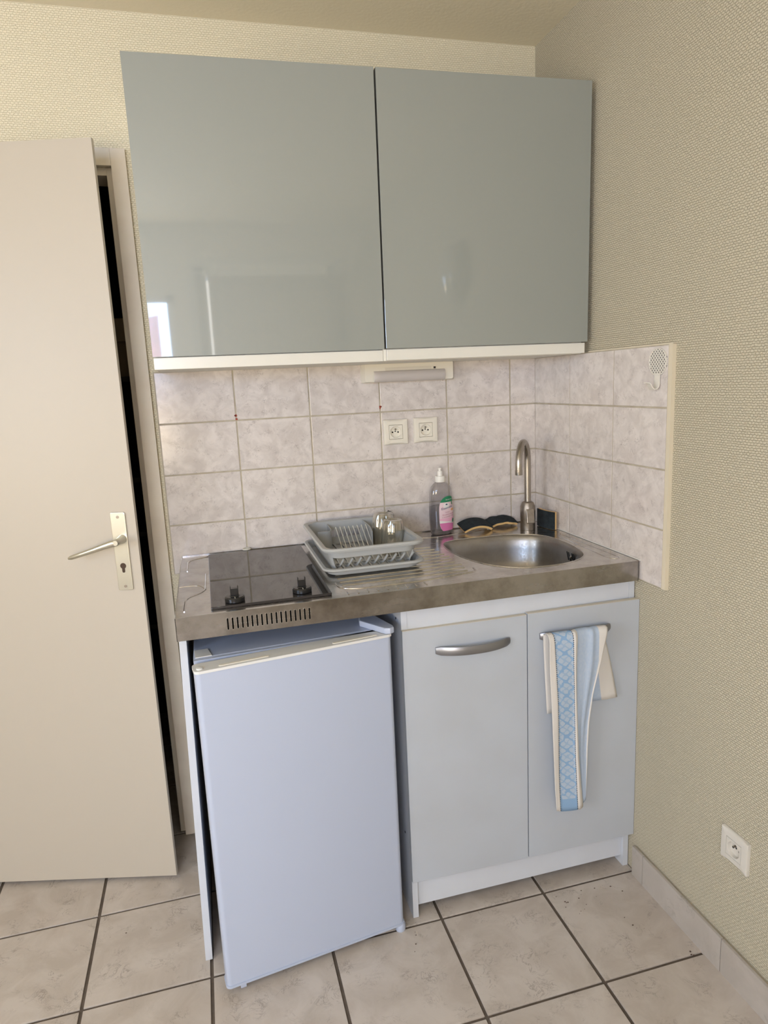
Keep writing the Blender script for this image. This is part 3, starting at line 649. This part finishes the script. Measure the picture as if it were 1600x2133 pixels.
# ------------------------------------------------------------------ dish rack: tray and basket
RX0, RX1, RY0, RY1 = -.8200, -.5620, -.4260, -.0500
def rr_ring(x0, x1, y0, y1, r_, z, n=7, dip=0):
    pts = rrect(x0, x1, y0, y1, r_, n); 
    return [(x, y, z - dip*math.exp(-((y-(y0+y1)/2+.02)/.085)**2)) for x, y in densify(pts)]
def densify(pts, mx_=.03):
    o_ = []
    for i in range(len(pts)):
        a_, c_ = Vector(pts[i]), Vector(pts[(i+1) % len(pts)]); k = 12 if (i+1) % 8 == 0 else 1
        for j in range(k): o_.append(tuple(a_.lerp(c_, j/k)))
    return o_
tray = thing('drip_tray', 'grey plastic drip tray lying on the drainer under the dish basket', 'tray', (0, 0, 0))
def ring_o(e, z, dip=0): return rr_ring(RX0-e, RX1+e, RY0-e, RY1+e, .035, z, dip=dip)
tb = ZT+.0022
rings = [ring_o(-.030, tb+.003), ring_o(-.026, tb), ring_o(-.012, tb), ring_o(-.004, tb+.003), ring_o(.000, tb+.012), ring_o(.009, tb+.0135), ring_o(.0125, tb+.0175), ring_o(.010, tb+.0215), ring_o(.003, tb+.0220), ring_o(-.004, tb+.0150), ring_o(-.010, tb+.0045), ring_o(-.030, tb+.0032)]
b = loft(rings, False, False)
obj('tray_shell', b, M_rack, tray)
rg = rings[-1]; b = bmesh.new(); b.faces.new([b.verts.new((x, y, tb+.0031)) for x, y, z in rg]); b2 = obj('tray_floor', b, M_rack, tray)

bk = thing('dish_basket', 'grey plastic dish drying basket on the drainer beside the hob', 'dish rack', (0, 0, 0))
b0, b1 = tb+.0055, 1.0280
# walls as separate panels so that the front and rear windows are real openings
def wall_ring(e, z): return ring_o(e, z)
NR = len(ring_o(0, 0))
zs = [b0, b0+.007, b0+.0415, b1-.002]
def e_at(z): return -.020 + .018*(z-b0)/(b1-b0)
b = bmesh.new(); Rg = []
for z in zs: Rg.append([b.verts.new(p_) for p_ in wall_ring(e_at(z), z)])
for lvl in range(3):
    for i in range(NR):
        j = (i+1) % NR; c = (Rg[lvl][i].co+Rg[lvl][j].co)/2
        if lvl == 1 and c.y < RY0+.03 and RX0+.022 < c.x < RX1-.018: continue       # front slot
        if lvl == 1 and c.y > RY1-.03 and RX0+.05 < c.x < RX1-.09: continue
        b.faces.new((Rg[lvl][i], Rg[lvl][j], Rg[lvl+1][j], Rg[lvl+1][i]))
bmesh.ops.recalc_face_normals(b, faces=b.faces); bmesh.ops.solidify(b, geom=b.faces, thickness=.0018); smooth(b, 50)
obj('basket_wall', b, M_rack, bk)
rim = [ring_o(-.003, b1-.004), ring_o(.004, b1-.0065), ring_o(.0105, b1-.0050), ring_o(.0125, b1), ring_o(.0100, b1+.0045), ring_o(.0040, b1+.0055), ring_o(-.0020, b1+.0030), ring_o(-.003, b1-.004)]
obj('rim', loft(rim, False, False), M_rack, bk)
fl = boxes([(RX0+.026+.0255*k, RX0+.0335+.0255*k, RY0+.020, RY1-.02, b0, b0+.002) for k in range(9)] + [(RX0+.02, RX1-.02, yy, yy+.006, b0-.0008, b0+.0022) for yy in (RY0+.019, -.32, -.24, -.16, RY1-.026)])
obj('basket_floor', fl, M_rack, bk)
for k in range(9):       # curved plate ribs seen through the front slot
    x = RX0+.036+.0245*k
    pts = [(x+.010, RY0+.022, b0+.034), (x+.006, RY0+.032, b0+.022), (x+.003, RY0+.045, b0+.011), (x, RY0+.065, b0+.004), (x, RY0+.10, b0+.002)]
    obj('rib', tube(pts, .0036, 6, .6), M_rack, bk)
    obj('rib', tube([(x-.006, RY0+.030, b0+.034), (x+.002, RY0+.045, b0+.018), (x+.008, RY0+.050, b0+.012)], .0010, 5), M_rackd, bk)
# cutlery well at the rear left, its curved front and side walls
cw = [(RX0+.004, -.158), (-.775, -.158), (-.765, -.150), (-.758, -.135), (-.752, -.10), (-.752, RY1+.001)]
def wallstrip(path, z0, z1, th=.0018):
    P_ = [Vector(q_) for q_ in path]; off = []
    for i in range(len(P_)):
        d = (P_[min(i+1, len(P_)-1)]-P_[max(i-1, 0)]).normalized(); off.append(P_[i]+Vector((-d.y, d.x))*th)
    rings = [[(a_.x, a_.y, z0), (a_.x, a_.y, z1), (c_.x, c_.y, z1), (c_.x, c_.y, z0)] for a_, c_ in zip(P_, off)]
    return loft(rings, ang=40)
obj('cutlery_well', wallstrip(fil([(RX0+.0185, -.165), (-.757, -.165), (-.752, RY1+.001)], 6), b0, b1-.004), M_rack, bk)
obj('divider', wallstrip(fil([(-.640, RY1+.001), (-.641, -.16), (-.652, -.235)], 6), b0, b1-.001), M_rack, bk)
for k in range(8):       # upright plate tines
    x = -.7440+.0133*k
    obj('plate_tine', tube([(x, -.130, b1-.030), (x-.0005, -.140, b1-.006), (x, -.150, b1+.003), (x+.001, -.160, b1-.006), (x+.003, -.200, b1-.035), (x+.005, -.235, b0+.004)], .0013, 6), M_rackd, bk)
obj('tine_base', box(-.7480, -.6440, -.240, -.234, b0, b0+.006, .001), M_rack, bk)

# tumblers upside down
def tumbler(label, loc, rz, s=1.):
    t = thing('tumbler', label, 'glass', loc); t.rotation_euler = (0, math.radians(2), rz); t.scale = (s, s, s)
    n = 60
    def rg(r_, z, fl_): return [((r_+fl_*math.cos(10*2*math.pi*i/n))*math.cos(2*math.pi*i/n), (r_+fl_*math.cos(10*2*math.pi*i/n))*math.sin(2*math.pi*i/n), z) for i in range(n)]
    rings = [rg(.0345, 0, 0), rg(.0345, .012, .0001), rg(.0340, .020, .0009), rg(.0325, .055, .0014), rg(.0300, .082, .0018), rg(.0280, .094, .0012), rg(.0265, .0985, 0), rg(.018, .0990, 0), rg(.016, .0965, 0), rg(.004, .0965, 0)]
    obj('glass_wall', loft(rings, False, True), M_glass, t)
    inner = [rg(.0326, .001, 0), rg(.0322, .020, 0), rg(.0305, .055, 0), rg(.0278, .082, 0), rg(.0245, .0885, 0), rg(.004, .0895, 0)]
    obj('glass_inner', loft(inner, False, True), M_glass, t)
    return t
tumbler('fluted glass tumbler upside down at the front of the basket', (-.5990, -.268, b0+.0025), .2)
tumbler('fluted glass tumbler upside down behind the other, nearer the tiles', (-.6060, -.1940, b0+.0025), .5, 1.07)
ut = thing('kitchen_utensil', 'utensil with black handle poking out behind the tumblers', 'utensil', (-.575, -.075, b0+.003))
obj('handle', tube([(.006, .002, .060), (.010, -.004, .078), (.016, -.010, .086), (.025, -.018, .082), (.030, -.022, .074)], [.003, .0048, .0052, .0042, .0022], 10), M_black, ut)
obj('shaft', tube([(0, 0, .0), (.004, .001, .035), (.006, .002, .062)], .0022, 8), M_steel, ut)

# ------------------------------------------------------------------ base units
pn = thing('side_panel', 'white melamine end panel holding up the left of the worktop beside the fridge', 'panel', (0, 0, 0))
obj('board', hexa([(-1.2245, -.536, 0), (-1.2070, -.536, 0), (-1.1885, -.536, ZB-.0008), (-1.2055, -.536, ZB-.0008)], (0, .500, 0), .0006), M_cab, pn)
bc = thing('base_cabinet', 'white two-door sink cabinet with silver handles under the basin', 'cabinet', (0, 0, 0))
CY = -.5665
obj('side', box(-.6675, -.6520, CY, -.03, .0005, ZB-.001, .0005), M_cab, bc)
obj('side', box(-.0100, .0065, CY, -.03, .0005, ZB-.001, .0005), M_cab, bc)
obj('plinth', box(-.6515, -.0105, -.5560, -.540, .030, .1180, .0005), M_cab, bc)
obj('top_rail', box(-.6515, -.0105, CY+.001, -.548, .826, ZB-.001, .0005), M_cab, bc)
obj('base_shelf', box(-.6515, -.0105, -.545, -.03, .1185, .1345), M_cab, bc)
obj('back_panel', box(-.6515, -.0105, -.034, -.030, .1350, ZB-.001), M_cab, bc)
for k in range(2): obj('screw_hole', lathe([(.003, 0), (.003, .0008)], n=10), M_hole, bc).matrix_local = Matrix.Translation((-.6677, -.52, .855-.62*k)) @ Matrix.Rotation(-math.pi/2, 4, 'Y')
def yd(x): return -.5880-.0163*x
def dq(x0, x1, z0, z1, o_=0): return [(x0, yd(x0)+o_, z0), (x1, yd(x1)+o_, z0), (x1, yd(x1)+o_, z1), (x0, yd(x0)+o_, z1)]
DL = obj('door', hexa(dq(-.6683, -.3278, .1180, .8375), (0, .0150, 0), .0008), M_cabdoor, bc)
DR = obj('door', hexa(dq(-.3250, .0090, .1180, .8400), (0, .0170, 0), .0008), M_cabdoor, bc)
obj('edge_band', hexa(dq(-.6680, -.3281, .8376, .8384, .0006), (0, .0140, 0)), M_edge, DL)
obj('edge_band', hexa(dq(-.3247, .0087, .8401, .8409, .0006), (0, .0155, 0)), M_edge, DR)
def bow(xa, xb, z, parent):
    n = 18; rings = []
    for i in range(n+1):
        u = -1+2*i/n; x = (xa+xb)/2+(xb-xa)/2*u; y = yd(x)-.0010-.028*(1-abs(u)**2.4) ; hh = .0112*(1 if abs(u) < .93 else (.93 if abs(u) < .99 else .72))
        rings.append([(x, y-.0030, z-hh), (x, y-.0050, z-hh*.5), (x, y-.0058, z), (x, y-.0050, z+hh*.5), (x, y-.0030, z+hh), (x, y+.001, z+hh), (x, y+.0015, z), (x, y+.001, z-hh)])
    return obj('handle', loft(rings, ang=50), M_chrome, parent)
bow(-.5830, -.3780, .7755, DL); bow(-.2920, -.0830, .7745, DR)

# ------------------------------------------------------------------ tea towel
M_tow = mat('blue_lace_towel', (.70, .66, .60), .95, spec=.1); nt = M_tow.node_tree; N = nt.nodes; L = nt.links; P = N['Principled BSDF']
uv = N.new('ShaderNodeUVMap'); uv.uv_map = 'UVMap'; sx_ = N.new('ShaderNodeSeparateXYZ'); L.new(uv.outputs[0], sx_.inputs[0])
def mth(op, a_, b2=None, c2=None):
    m_ = N.new('ShaderNodeMath'); m_.operation = op
    for i, v in enumerate((a_, b2, c2)):
        if v is None: continue
        if isinstance(v, (int, float)): m_.inputs[i].default_value = v
        else: L.new(v, m_.inputs[i])
    return m_.outputs[0]
Uo, Vo = sx_.outputs[0], sx_.outputs[1]
def petals(u0, v0):   # rows of blossoms: |cos| lattice in the band u 1..2
    a_ = mth('ABSOLUTE', mth('SINE', mth('MULTIPLY', mth('ADD', u0, v0), math.pi))); b2 = mth('ABSOLUTE', mth('SINE', mth('MULTIPLY', mth('SUBTRACT', u0, v0), math.pi)))
    return mth('MULTIPLY', a_, b2)
wn = N.new('ShaderNodeTexNoise'); wn.inputs['Scale'].default_value = 3.; mpw = N.new('ShaderNodeMapping'); mpw.inputs['Scale'].default_value = (1, 13, 1)
L.new(uv.outputs[0], mpw.inputs[0]); L.new(mpw.outputs[0], wn.inputs['Vector'])
Un, Vn = Uo, Vo
Uo = mth('ADD', Uo, mth('MULTIPLY', mth('SUBTRACT', wn.outputs[0], .5), .35)); Vo = mth('ADD', Vo, mth('MULTIPLY', mth('SUBTRACT', wn.outputs[0], .5), .022))
lat = petals(Uo, mth('MULTIPLY', Vo, 13.)); lat2 = petals(mth('MULTIPLY', Uo, 2.), mth('MULTIPLY', Vo, 26.))
lines = mth('LESS_THAN', lat, .16); pet = mth('GREATER_THAN', lat2, .30)
diam = mth('LESS_THAN', mth('ADD', mth('ABSOLUTE', mth('SUBTRACT', mth('FRACT', Uo), .5)), mth('ABSOLUTE', mth('SUBTRACT', mth('FRACT', mth('MULTIPLY', Vo, 13.)), .5))), .62)
w1 = mth('MULTIPLY', mth('MAXIMUM', mth('MULTIPLY', pet, .75), mth('MULTIPLY', diam, .35)), mth('SUBTRACT', 1., lines))
Uo, Vo = Un, Vn
inb = mth('MULTIPLY', mth('GREATER_THAN', Uo, 1.), mth('LESS_THAN', Uo, 2.)); inc = mth('MULTIPLY', mth('GREATER_THAN', Uo, 3.), mth('LESS_THAN', Uo, 4.999))
vv = mth('LESS_THAN', Vo, .93)
def mixc(f, A, B):
    m_ = N.new('ShaderNodeMix'); m_.data_type = 'RGBA'
    (m_.inputs.__getitem__('Factor').__setattr__('default_value', f) if isinstance(f, float) else L.new(f, m_.inputs['Factor']))
    for nm, v in (('A', A), ('B', B)):
        if isinstance(v, tuple): m_.inputs[nm].default_value = (*v, 1)
        else: L.new(v, m_.inputs[nm])
    return m_.outputs['Result']
CREAM, BLUE, PALE = (.64, .61, .57), (.25, .39, .58), (.47, .53, .60)
lace = mixc(mth('MULTIPLY', w1, vv), BLUE, PALE)
nz = N.new('ShaderNodeTexNoise'); nz.inputs['Scale'].default_value = 14; nz.inputs['Detail'].default_value = 4
mpv = N.new('ShaderNodeMapping'); mpv.inputs['Scale'].default_value = (.5, 3.5, 1); L.new(uv.outputs[0], mpv.inputs[0]); L.new(mpv.outputs[0], nz.inputs['Vector'])
soft = mixc(mth('MULTIPLY', nz.outputs[0], .9), (.34, .44, .60), (.52, .57, .63))
c1 = mixc(inb, CREAM, lace); c2 = mixc(inc, c1, soft)
stt = mth('MAXIMUM', mth('LESS_THAN', mth('ABSOLUTE', mth('SUBTRACT', Uo, 1.)), .035), mth('LESS_THAN', mth('ABSOLUTE', mth('SUBTRACT', Uo, 2.02)), .045))
stt = mth('MULTIPLY', stt, mth('LESS_THAN', mth('FRACT', mth('MULTIPLY', Vo, 95.)), .62))
c3 = mixc(stt, c2, (.05, .06, .09)); L.new(c3, P.inputs['Base Color'])
bn = N.new('ShaderNodeBump'); bn.inputs['Strength'].default_value = .35; bn.inputs['Distance'].default_value = .0008
wv = N.new('ShaderNodeTexNoise'); wv.inputs['Scale'].default_value = 700; tcc = N.new('ShaderNodeTexCoord'); L.new(tcc.outputs['Object'], wv.inputs['Vector']); L.new(wv.outputs[0], bn.inputs['Height']); L.new(bn.outputs[0], P.inputs['Normal'])

tw = thing('tea_towel', 'blue and cream patterned tea towel hanging over the right cabinet handle', 'towel', (0, 0, 0))
Yf = -.6280                     # in front of the handle
# stripe borders (x) down the front fall: hem | lace band | seam hem | soft fold | far fold | edge
rows = [(.8015, [-.2960, -.2810, -.2270, -.2130, -.1743, -.1484, -.1230]), (.7060, [-.2930, -.2745, -.2230, -.2140, -.1764, -.1462, -.1400]),
        (.6100, [-.2870, -.2680, -.2180, -.2110, -.1850, -.1630, -.1600]), (.5290, [-.2830, -.2645, -.2145, -.2070, -.1912, -.1715, -.1690]),
        (.4460, [-.2795, -.2630, -.2125, -.2035, -.1920, -.1745, -.1725]), (.3620, [-.2755, -.2605, -.2090, -.1955, -.1855, -.1740, -.1725]), (.2720, [-.2680, -.2560, -.2045, -.1850, -.1797, -.1745, -.1730])]
def lerp(a_, b2, t): return a_+(b2-a_)*t
def rowat(z):
    if z >= rows[0][0]: return rows[0][1]
    for (z0, r0), (z1, r1) in zip(rows, rows[1:]):
        if z1 <= z <= z0: t = (z0-z)/(z0-z1); return [lerp(a_, b2, t) for a_, b2 in zip(r0, r1)]
    return rows[-1][1]
def towel_sheet(us, profile, fold, xs_fn, name, endwob=0):
    b = bmesh.new(); uvl = b.loops.layers.uv.new('UVMap'); g = []; U = []
    for k, (y, z, v) in enumerate(profile):
        xs = xs_fn(z, v); line = []; ul = []
        for u in us:
            i = min(int(u), len(xs)-2); x = lerp(xs[i], xs[i+1], u-i)
            line.append(b.verts.new((x, y+fold(u, v), z + (endwob(u)*v if endwob else 0)))); ul.append((u, v))
        g.append(line); U.append(ul)
    for a_ in range(len(g)-1):
        for c_ in range(len(us)-1):
            f = b.faces.new((g[a_][c_], g[a_+1][c_], g[a_+1][c_+1], g[a_][c_+1]))
            for lp_, uvv in zip(f.loops, (U[a_][c_], U[a_+1][c_], U[a_+1][c_+1], U[a_][c_+1])): lp_[uvl].uv = uvv
    smooth(b, 180); bmesh.ops.recalc_face_normals(b, faces=b.faces)
    o = obj(name, b, M_tow, tw); md = o.modifiers.new('thick', 'SOLIDIFY'); md.thickness = .0016; md.offset = 0; return o
hz = .7745
prof_f = [(-.6020, hz+.0110, 0), (-.6100, hz+.0160, 0), (-.6190, hz+.0180, .005), (-.6270, hz+.0150, .02), (-.6310, hz+.006, .04), (-.6320, hz-.006, .06)]
nrow = 34
for k in range(1, nrow+1):
    z = lerp(hz-.006, .2790, k/nrow); prof_f.append((-.6320+.007*min(1, k/18), z, .06+.94*k/nrow))
us = [i/6 for i in range(0, 37)]
def foldf(u, v):
    a_ = 0
    a_ += -.0020 if u < 1 else 0
    a_ += -.0045*math.exp(-((u-2.4)/.35)**2)*(1-.3*v)          # seam ridge
    a_ += .0100*min(1, max(0, (u-2.9)))*(.35+.65*v)*(1 if u < 5 else 1)
    a_ += -.0060*math.exp(-((u-4.2)/.25)**2)*(1-v)            # soft fold ridge
    a_ += -.0050*max(0, min(1, u-4.9))*(1-v)
    a_ += .0012*math.sin(u*2.1+v*7)
    return a_
towel_sheet(us, prof_f, foldf, lambda z, v: [q_+.0065 for q_ in rowat(z+.012)], 'front_fall', lambda u: -.010*math.exp(-((u-2)/1.3)**2)+.010*max(0, u-4.2))
# shorter rear fall, fanning out to the right behind
prof_b = [(-.6020, hz+.0110, 0), (-.6010, hz+.002, .02)] + [(-.6010+.001*k/14-.0, lerp(hz, .5680, k/14), .02+.5*k/14) for k in range(1, 15)]
def xs_back(z, v):
    t = min(1, max(0, (hz+.011-z)/(hz+.011-.568)))
    xa = lerp(-.170, -.1750, t); xb = lerp(-.140, -.1120, t); xc = lerp(-.1180, -.0615, t**.8); return [xa, lerp(xa, xb, .5), xb, lerp(xb, xc, .34), lerp(xb, xc, .67), xc]
us2 = [4+i/8 for i in range(0, 8)] + [4.99, 5.01] + [5+i/5 for i in range(1, 5)]
def xs_b2(z, v):
    q_ = xs_back(z, v); return [q_[0], q_[0], q_[0], q_[0], q_[0], q_[2], q_[5]]
towel_sheet([4+i/8 for i in range(0, 17) if i != 8]+[] if False else sorted([4+i/8 for i in range(8)]+[4.995, 5.005]+[5+i/6 for i in range(1, 6)]+[5.999]), prof_b, lambda u, v: .004*math.sin(u*3.2)*v+.002, xs_b2, 'rear_fall')
prof_c = [(-.6020, hz+.0110, 0), (-.6010, hz, .02)] + [(-.6008, lerp(hz, .5580, k/12), .02+.5*k/12) for k in range(1, 13)]
towel_sheet([i/5 for i in range(5)]+[.96], prof_c, lambda u, v: .001*math.sin(v*9), lambda z, v: [lerp(-.2900, -.2800, v*2), lerp(-.2560, -.2500, v*2), -.24, -.2], 'rear_fold')

# ------------------------------------------------------------------ fridge
fr = thing('fridge', 'small white undercounter fridge standing with its door ajar', 'fridge', (-.9425, -.581, 0), rz=math.radians(4.0))
# local: x across, y back
obj('body', prism([(-.2330, .012), (.2270, .012), (.2270, .430), (-.2040, .430)], .8165, 'z', .030, .004), M_fr, fr)
obj('front_rim', boxes([(-.2325, .2265, .0000, .0118, .800, .8455), (-.2325, -.2000, 0, .0118, .045, .7995), (.195, .2265, 0, .0118, .045, .7995), (-.1995, .1945, 0, .0118, .045, .075)]), M_fr, fr)
obj('interior', boxes([(-.1995, .1945, .0030, .0116, .0755, .7995)]), M_gask, fr)
obj('top_inlay', prism([(-.228, .012), (-.190, .012), (-.196, .060), (-.228, .060)], .0018, 'z', .8468, .0005), M_frtop, fr)
cp_ = obj('hinge_cover', prism([(.1860, .070), (.226, .085), (.2480, -.020), (.2460, -.034), (.2340, -.0400), (.2220, -.0340), (.1810, .046)], .0155, 'z', .8466, .003), M_fr, fr)
# door leaf, hinged at the right: its own frame rotated a little further
A_ = math.atan2(-.6089+.6718, -.7031+1.1711) - math.radians(4.0)
piv = Vector((.2385, -.0290, 0))
dl = [(-.4745, -.002), (-.4745, .040), (0, .040), (.002, -.002)]
def dprism(z0, z1, e=0, bv=.006, seg=3):
    b = prism(rrect(-.4740-e, .0000+e, -.0060-e, .0400+e*.2, .012, 5), z1-z0, 'z', z0)
    es = [ed for ed in b.edges if abs(ed.verts[0].co.z-ed.verts[1].co.z) < 1e-6]
    return b
Mloc = Matrix.Translation(piv) @ Matrix.Rotation(A_, 4, 'Z') @ Matrix.Translation((.0, .000, 0))
dr = obj('door', merge(dprism(.0260, .8390)), M_fr, fr); dr.matrix_local = Mloc
obj('top_cap', merge(dprism(.8391, .8455, .0022)), M_frtop, dr)
obj('bottom_cap', merge(dprism(.0200, .0258, .0022)), M_fr, dr)
for xa in (-.420, -.150): obj('grip_groove', prism(rrect(xa, xa+.115, .0010, .0095, .004, 5), .0014, 'z', .8456, .0006), M_wht, dr)
obj('gasket', box(-.455, -.018, .0485, .0560, .050, .820, .002), M_gask, dr)
obj('inner_liner', box(-.445, -.028, .0485, .0500, .060, .810), M_fr, dr)
obj('corner_stud', lathe([(.0075, .8456), (.0075, .848), (.004, .849)], (-.462, .008, 0), 14), M_frtop, dr)
obj('latch_foot', merge(box(-.4420, -.4280, -.002, .012, .006, .0198, .002), box(-.450, -.410, -.001, .014, .0140, .0199, .001)), M_fr, dr)
obj('hinge_bracket', box(.150, .2330, -.020, .011, .0262, .0295, .001), M_fr, fr)
obj('foot', lathe([(.013, 0), (.014, .003), (.014, .018), (.009, .0260)], (.2290, -.026, .0002), 18), M_fr, fr)
for xx, yy in ((-.205, .05), (-.205, .39), (.20, .39)): obj('foot', lathe([(.015, 0), (.016, .003), (.012, .0295)], (xx, yy, .0002), 16), M_fr, fr)

# ------------------------------------------------------------------ what the gloss doors reflect: wall lamp, window, curtained french window
wl = thing('wall_lamp', 'round white glass wall lamp on the right wall nearer the room', 'lamp', (G, -1.50, 1.880))
obj('base_plate', xf(lathe([(.125, 0), (.125, .012), (.120, .018)], n=48), Matrix.Rotation(-math.pi/2, 4, 'Y')), M_frame, wl)
obj('glass_shade', xf(lathe([(.128, .0185), (.130, .024), (.122, .050), (.098, .072), (.060, .086), (.020, .091), (.001, .092)], n=48), Matrix.Rotation(-math.pi/2, 4, 'Y')), mat('opal_glass', (.50, .49, .45), .06), wl)
win = obj('window_1', boxes([(wx0, wx0+.05, YB-.08, YB-.03, wz0, wz1), (wx1-.05, wx1, YB-.08, YB-.03, wz0, wz1), (wx0, wx1, YB-.08, YB-.03, wz0, wz0+.05), (wx0, wx1, YB-.08, YB-.03, wz1-.05, wz1)]), M_frame, kind='structure')
fw = obj('door_2', boxes([(fx0, fx0+.06, YB-.09, YB-.03, .0, fz1), (fx1-.06, fx1, YB-.09, YB-.03, .0, fz1), (fx0, fx1, YB-.09, YB-.03, fz1-.06, fz1), (fx0, fx1, YB-.09, YB-.03, .0, .10)]), M_frame, kind='structure')
tr4 = obj('trim_4', boxes([(fx0-.05, fx0, YB, YB+.018, 0, fz1+.05), (fx1, fx1+.05, YB, YB+.018, 0, fz1+.05), (fx0, fx1, YB, YB+.018, fz1, fz1+.05)]), M_frame, kind='structure')
def curtain(name, label, x0, x1, z0, z1, y, m, waves):
    b = bmesh.new(); n = 80; a_ = []; c_ = []
    for i in range(n+1):
        t = i/n; x = lerp(x0, x1, t); dy = .018*math.sin(t*waves*2*math.pi)
        a_.append(b.verts.new((x, y+dy, z0))); c_.append(b.verts.new((x, y+dy, z1 - .012*abs(math.sin(t*waves*math.pi)))))
    for i in range(n): b.faces.new((a_[i], a_[i+1], c_[i+1], c_[i]))
    bmesh.ops.solidify(b, geom=b.faces, thickness=.002)
    return tag(obj(name, smooth(b, 70), m), label, 'curtain')
curtain('curtain', 'wide beige curtain drawn across the french window', -1.105, -.16, .02, 2.140, YB+.06, M_curt, 11)
curtain('curtain', 'narrow beige curtain gathered left of the french window', -1.19, -1.122, .02, 2.140, YB+.06, M_curt, 1.5)
cr_ = thing('curtain_rail', 'white curtain rail over the french window', 'rail', (0, 0, 0)); obj('rod', tube([(-1.25, YB+.06, 2.152), (-.12, YB+.06, 2.152)], .009, 12), M_frame, cr_)
for xx in (-1.23, -.14): obj('bracket', box(xx-.008, xx+.008, YB+.001, YB+.06, 2.143, 2.160), M_frame, cr_)
M_pcl = bpy.data.materials.new('pink_reflection_tint'); M_pcl.use_nodes = True; nt = M_pcl.node_tree; nt.nodes.remove(nt.nodes['Principled BSDF'])
tl = nt.nodes.new('ShaderNodeBsdfTranslucent'); tl.inputs[0].default_value = (.92, .62, .70, 1); nt.links.new(tl.outputs[0], nt.nodes['Material Output'].inputs[0])
curtain('curtain', 'added narrow pink sheet standing in for the pink view outside the casement', -1.62, -1.468, 1.25, 1.889, YB-.02, M_pcl, 1)  # added translucent sheet, tints the casement's reflection pink like the outside
# crumbs on the floor tiles in front of the sink cabinet
cb_ = bmesh.new(); random.seed(11)
for cx_c, cy_c, n_, sp in ((-.20, -.655, 16, .055), (-.135, -.78, 5, .03), (-.70, -.66, 4, .05), (-.035, -.895, 5, .012), (-1.45, -.42, 3, .10)):
    for k in range(n_):
        x, y, r_ = cx_c+random.gauss(0, sp)*.7, cy_c+random.gauss(0, sp)*.6, random.uniform(.0008, .0024)
        box_into(cb_, x, x+r_*1.6, y, y+r_, .0006, .0006+r_*.5)
obj('crumbs', cb_, mat('dark_crumbs', (.10, .06, .045), .8), floor, 'stuff')
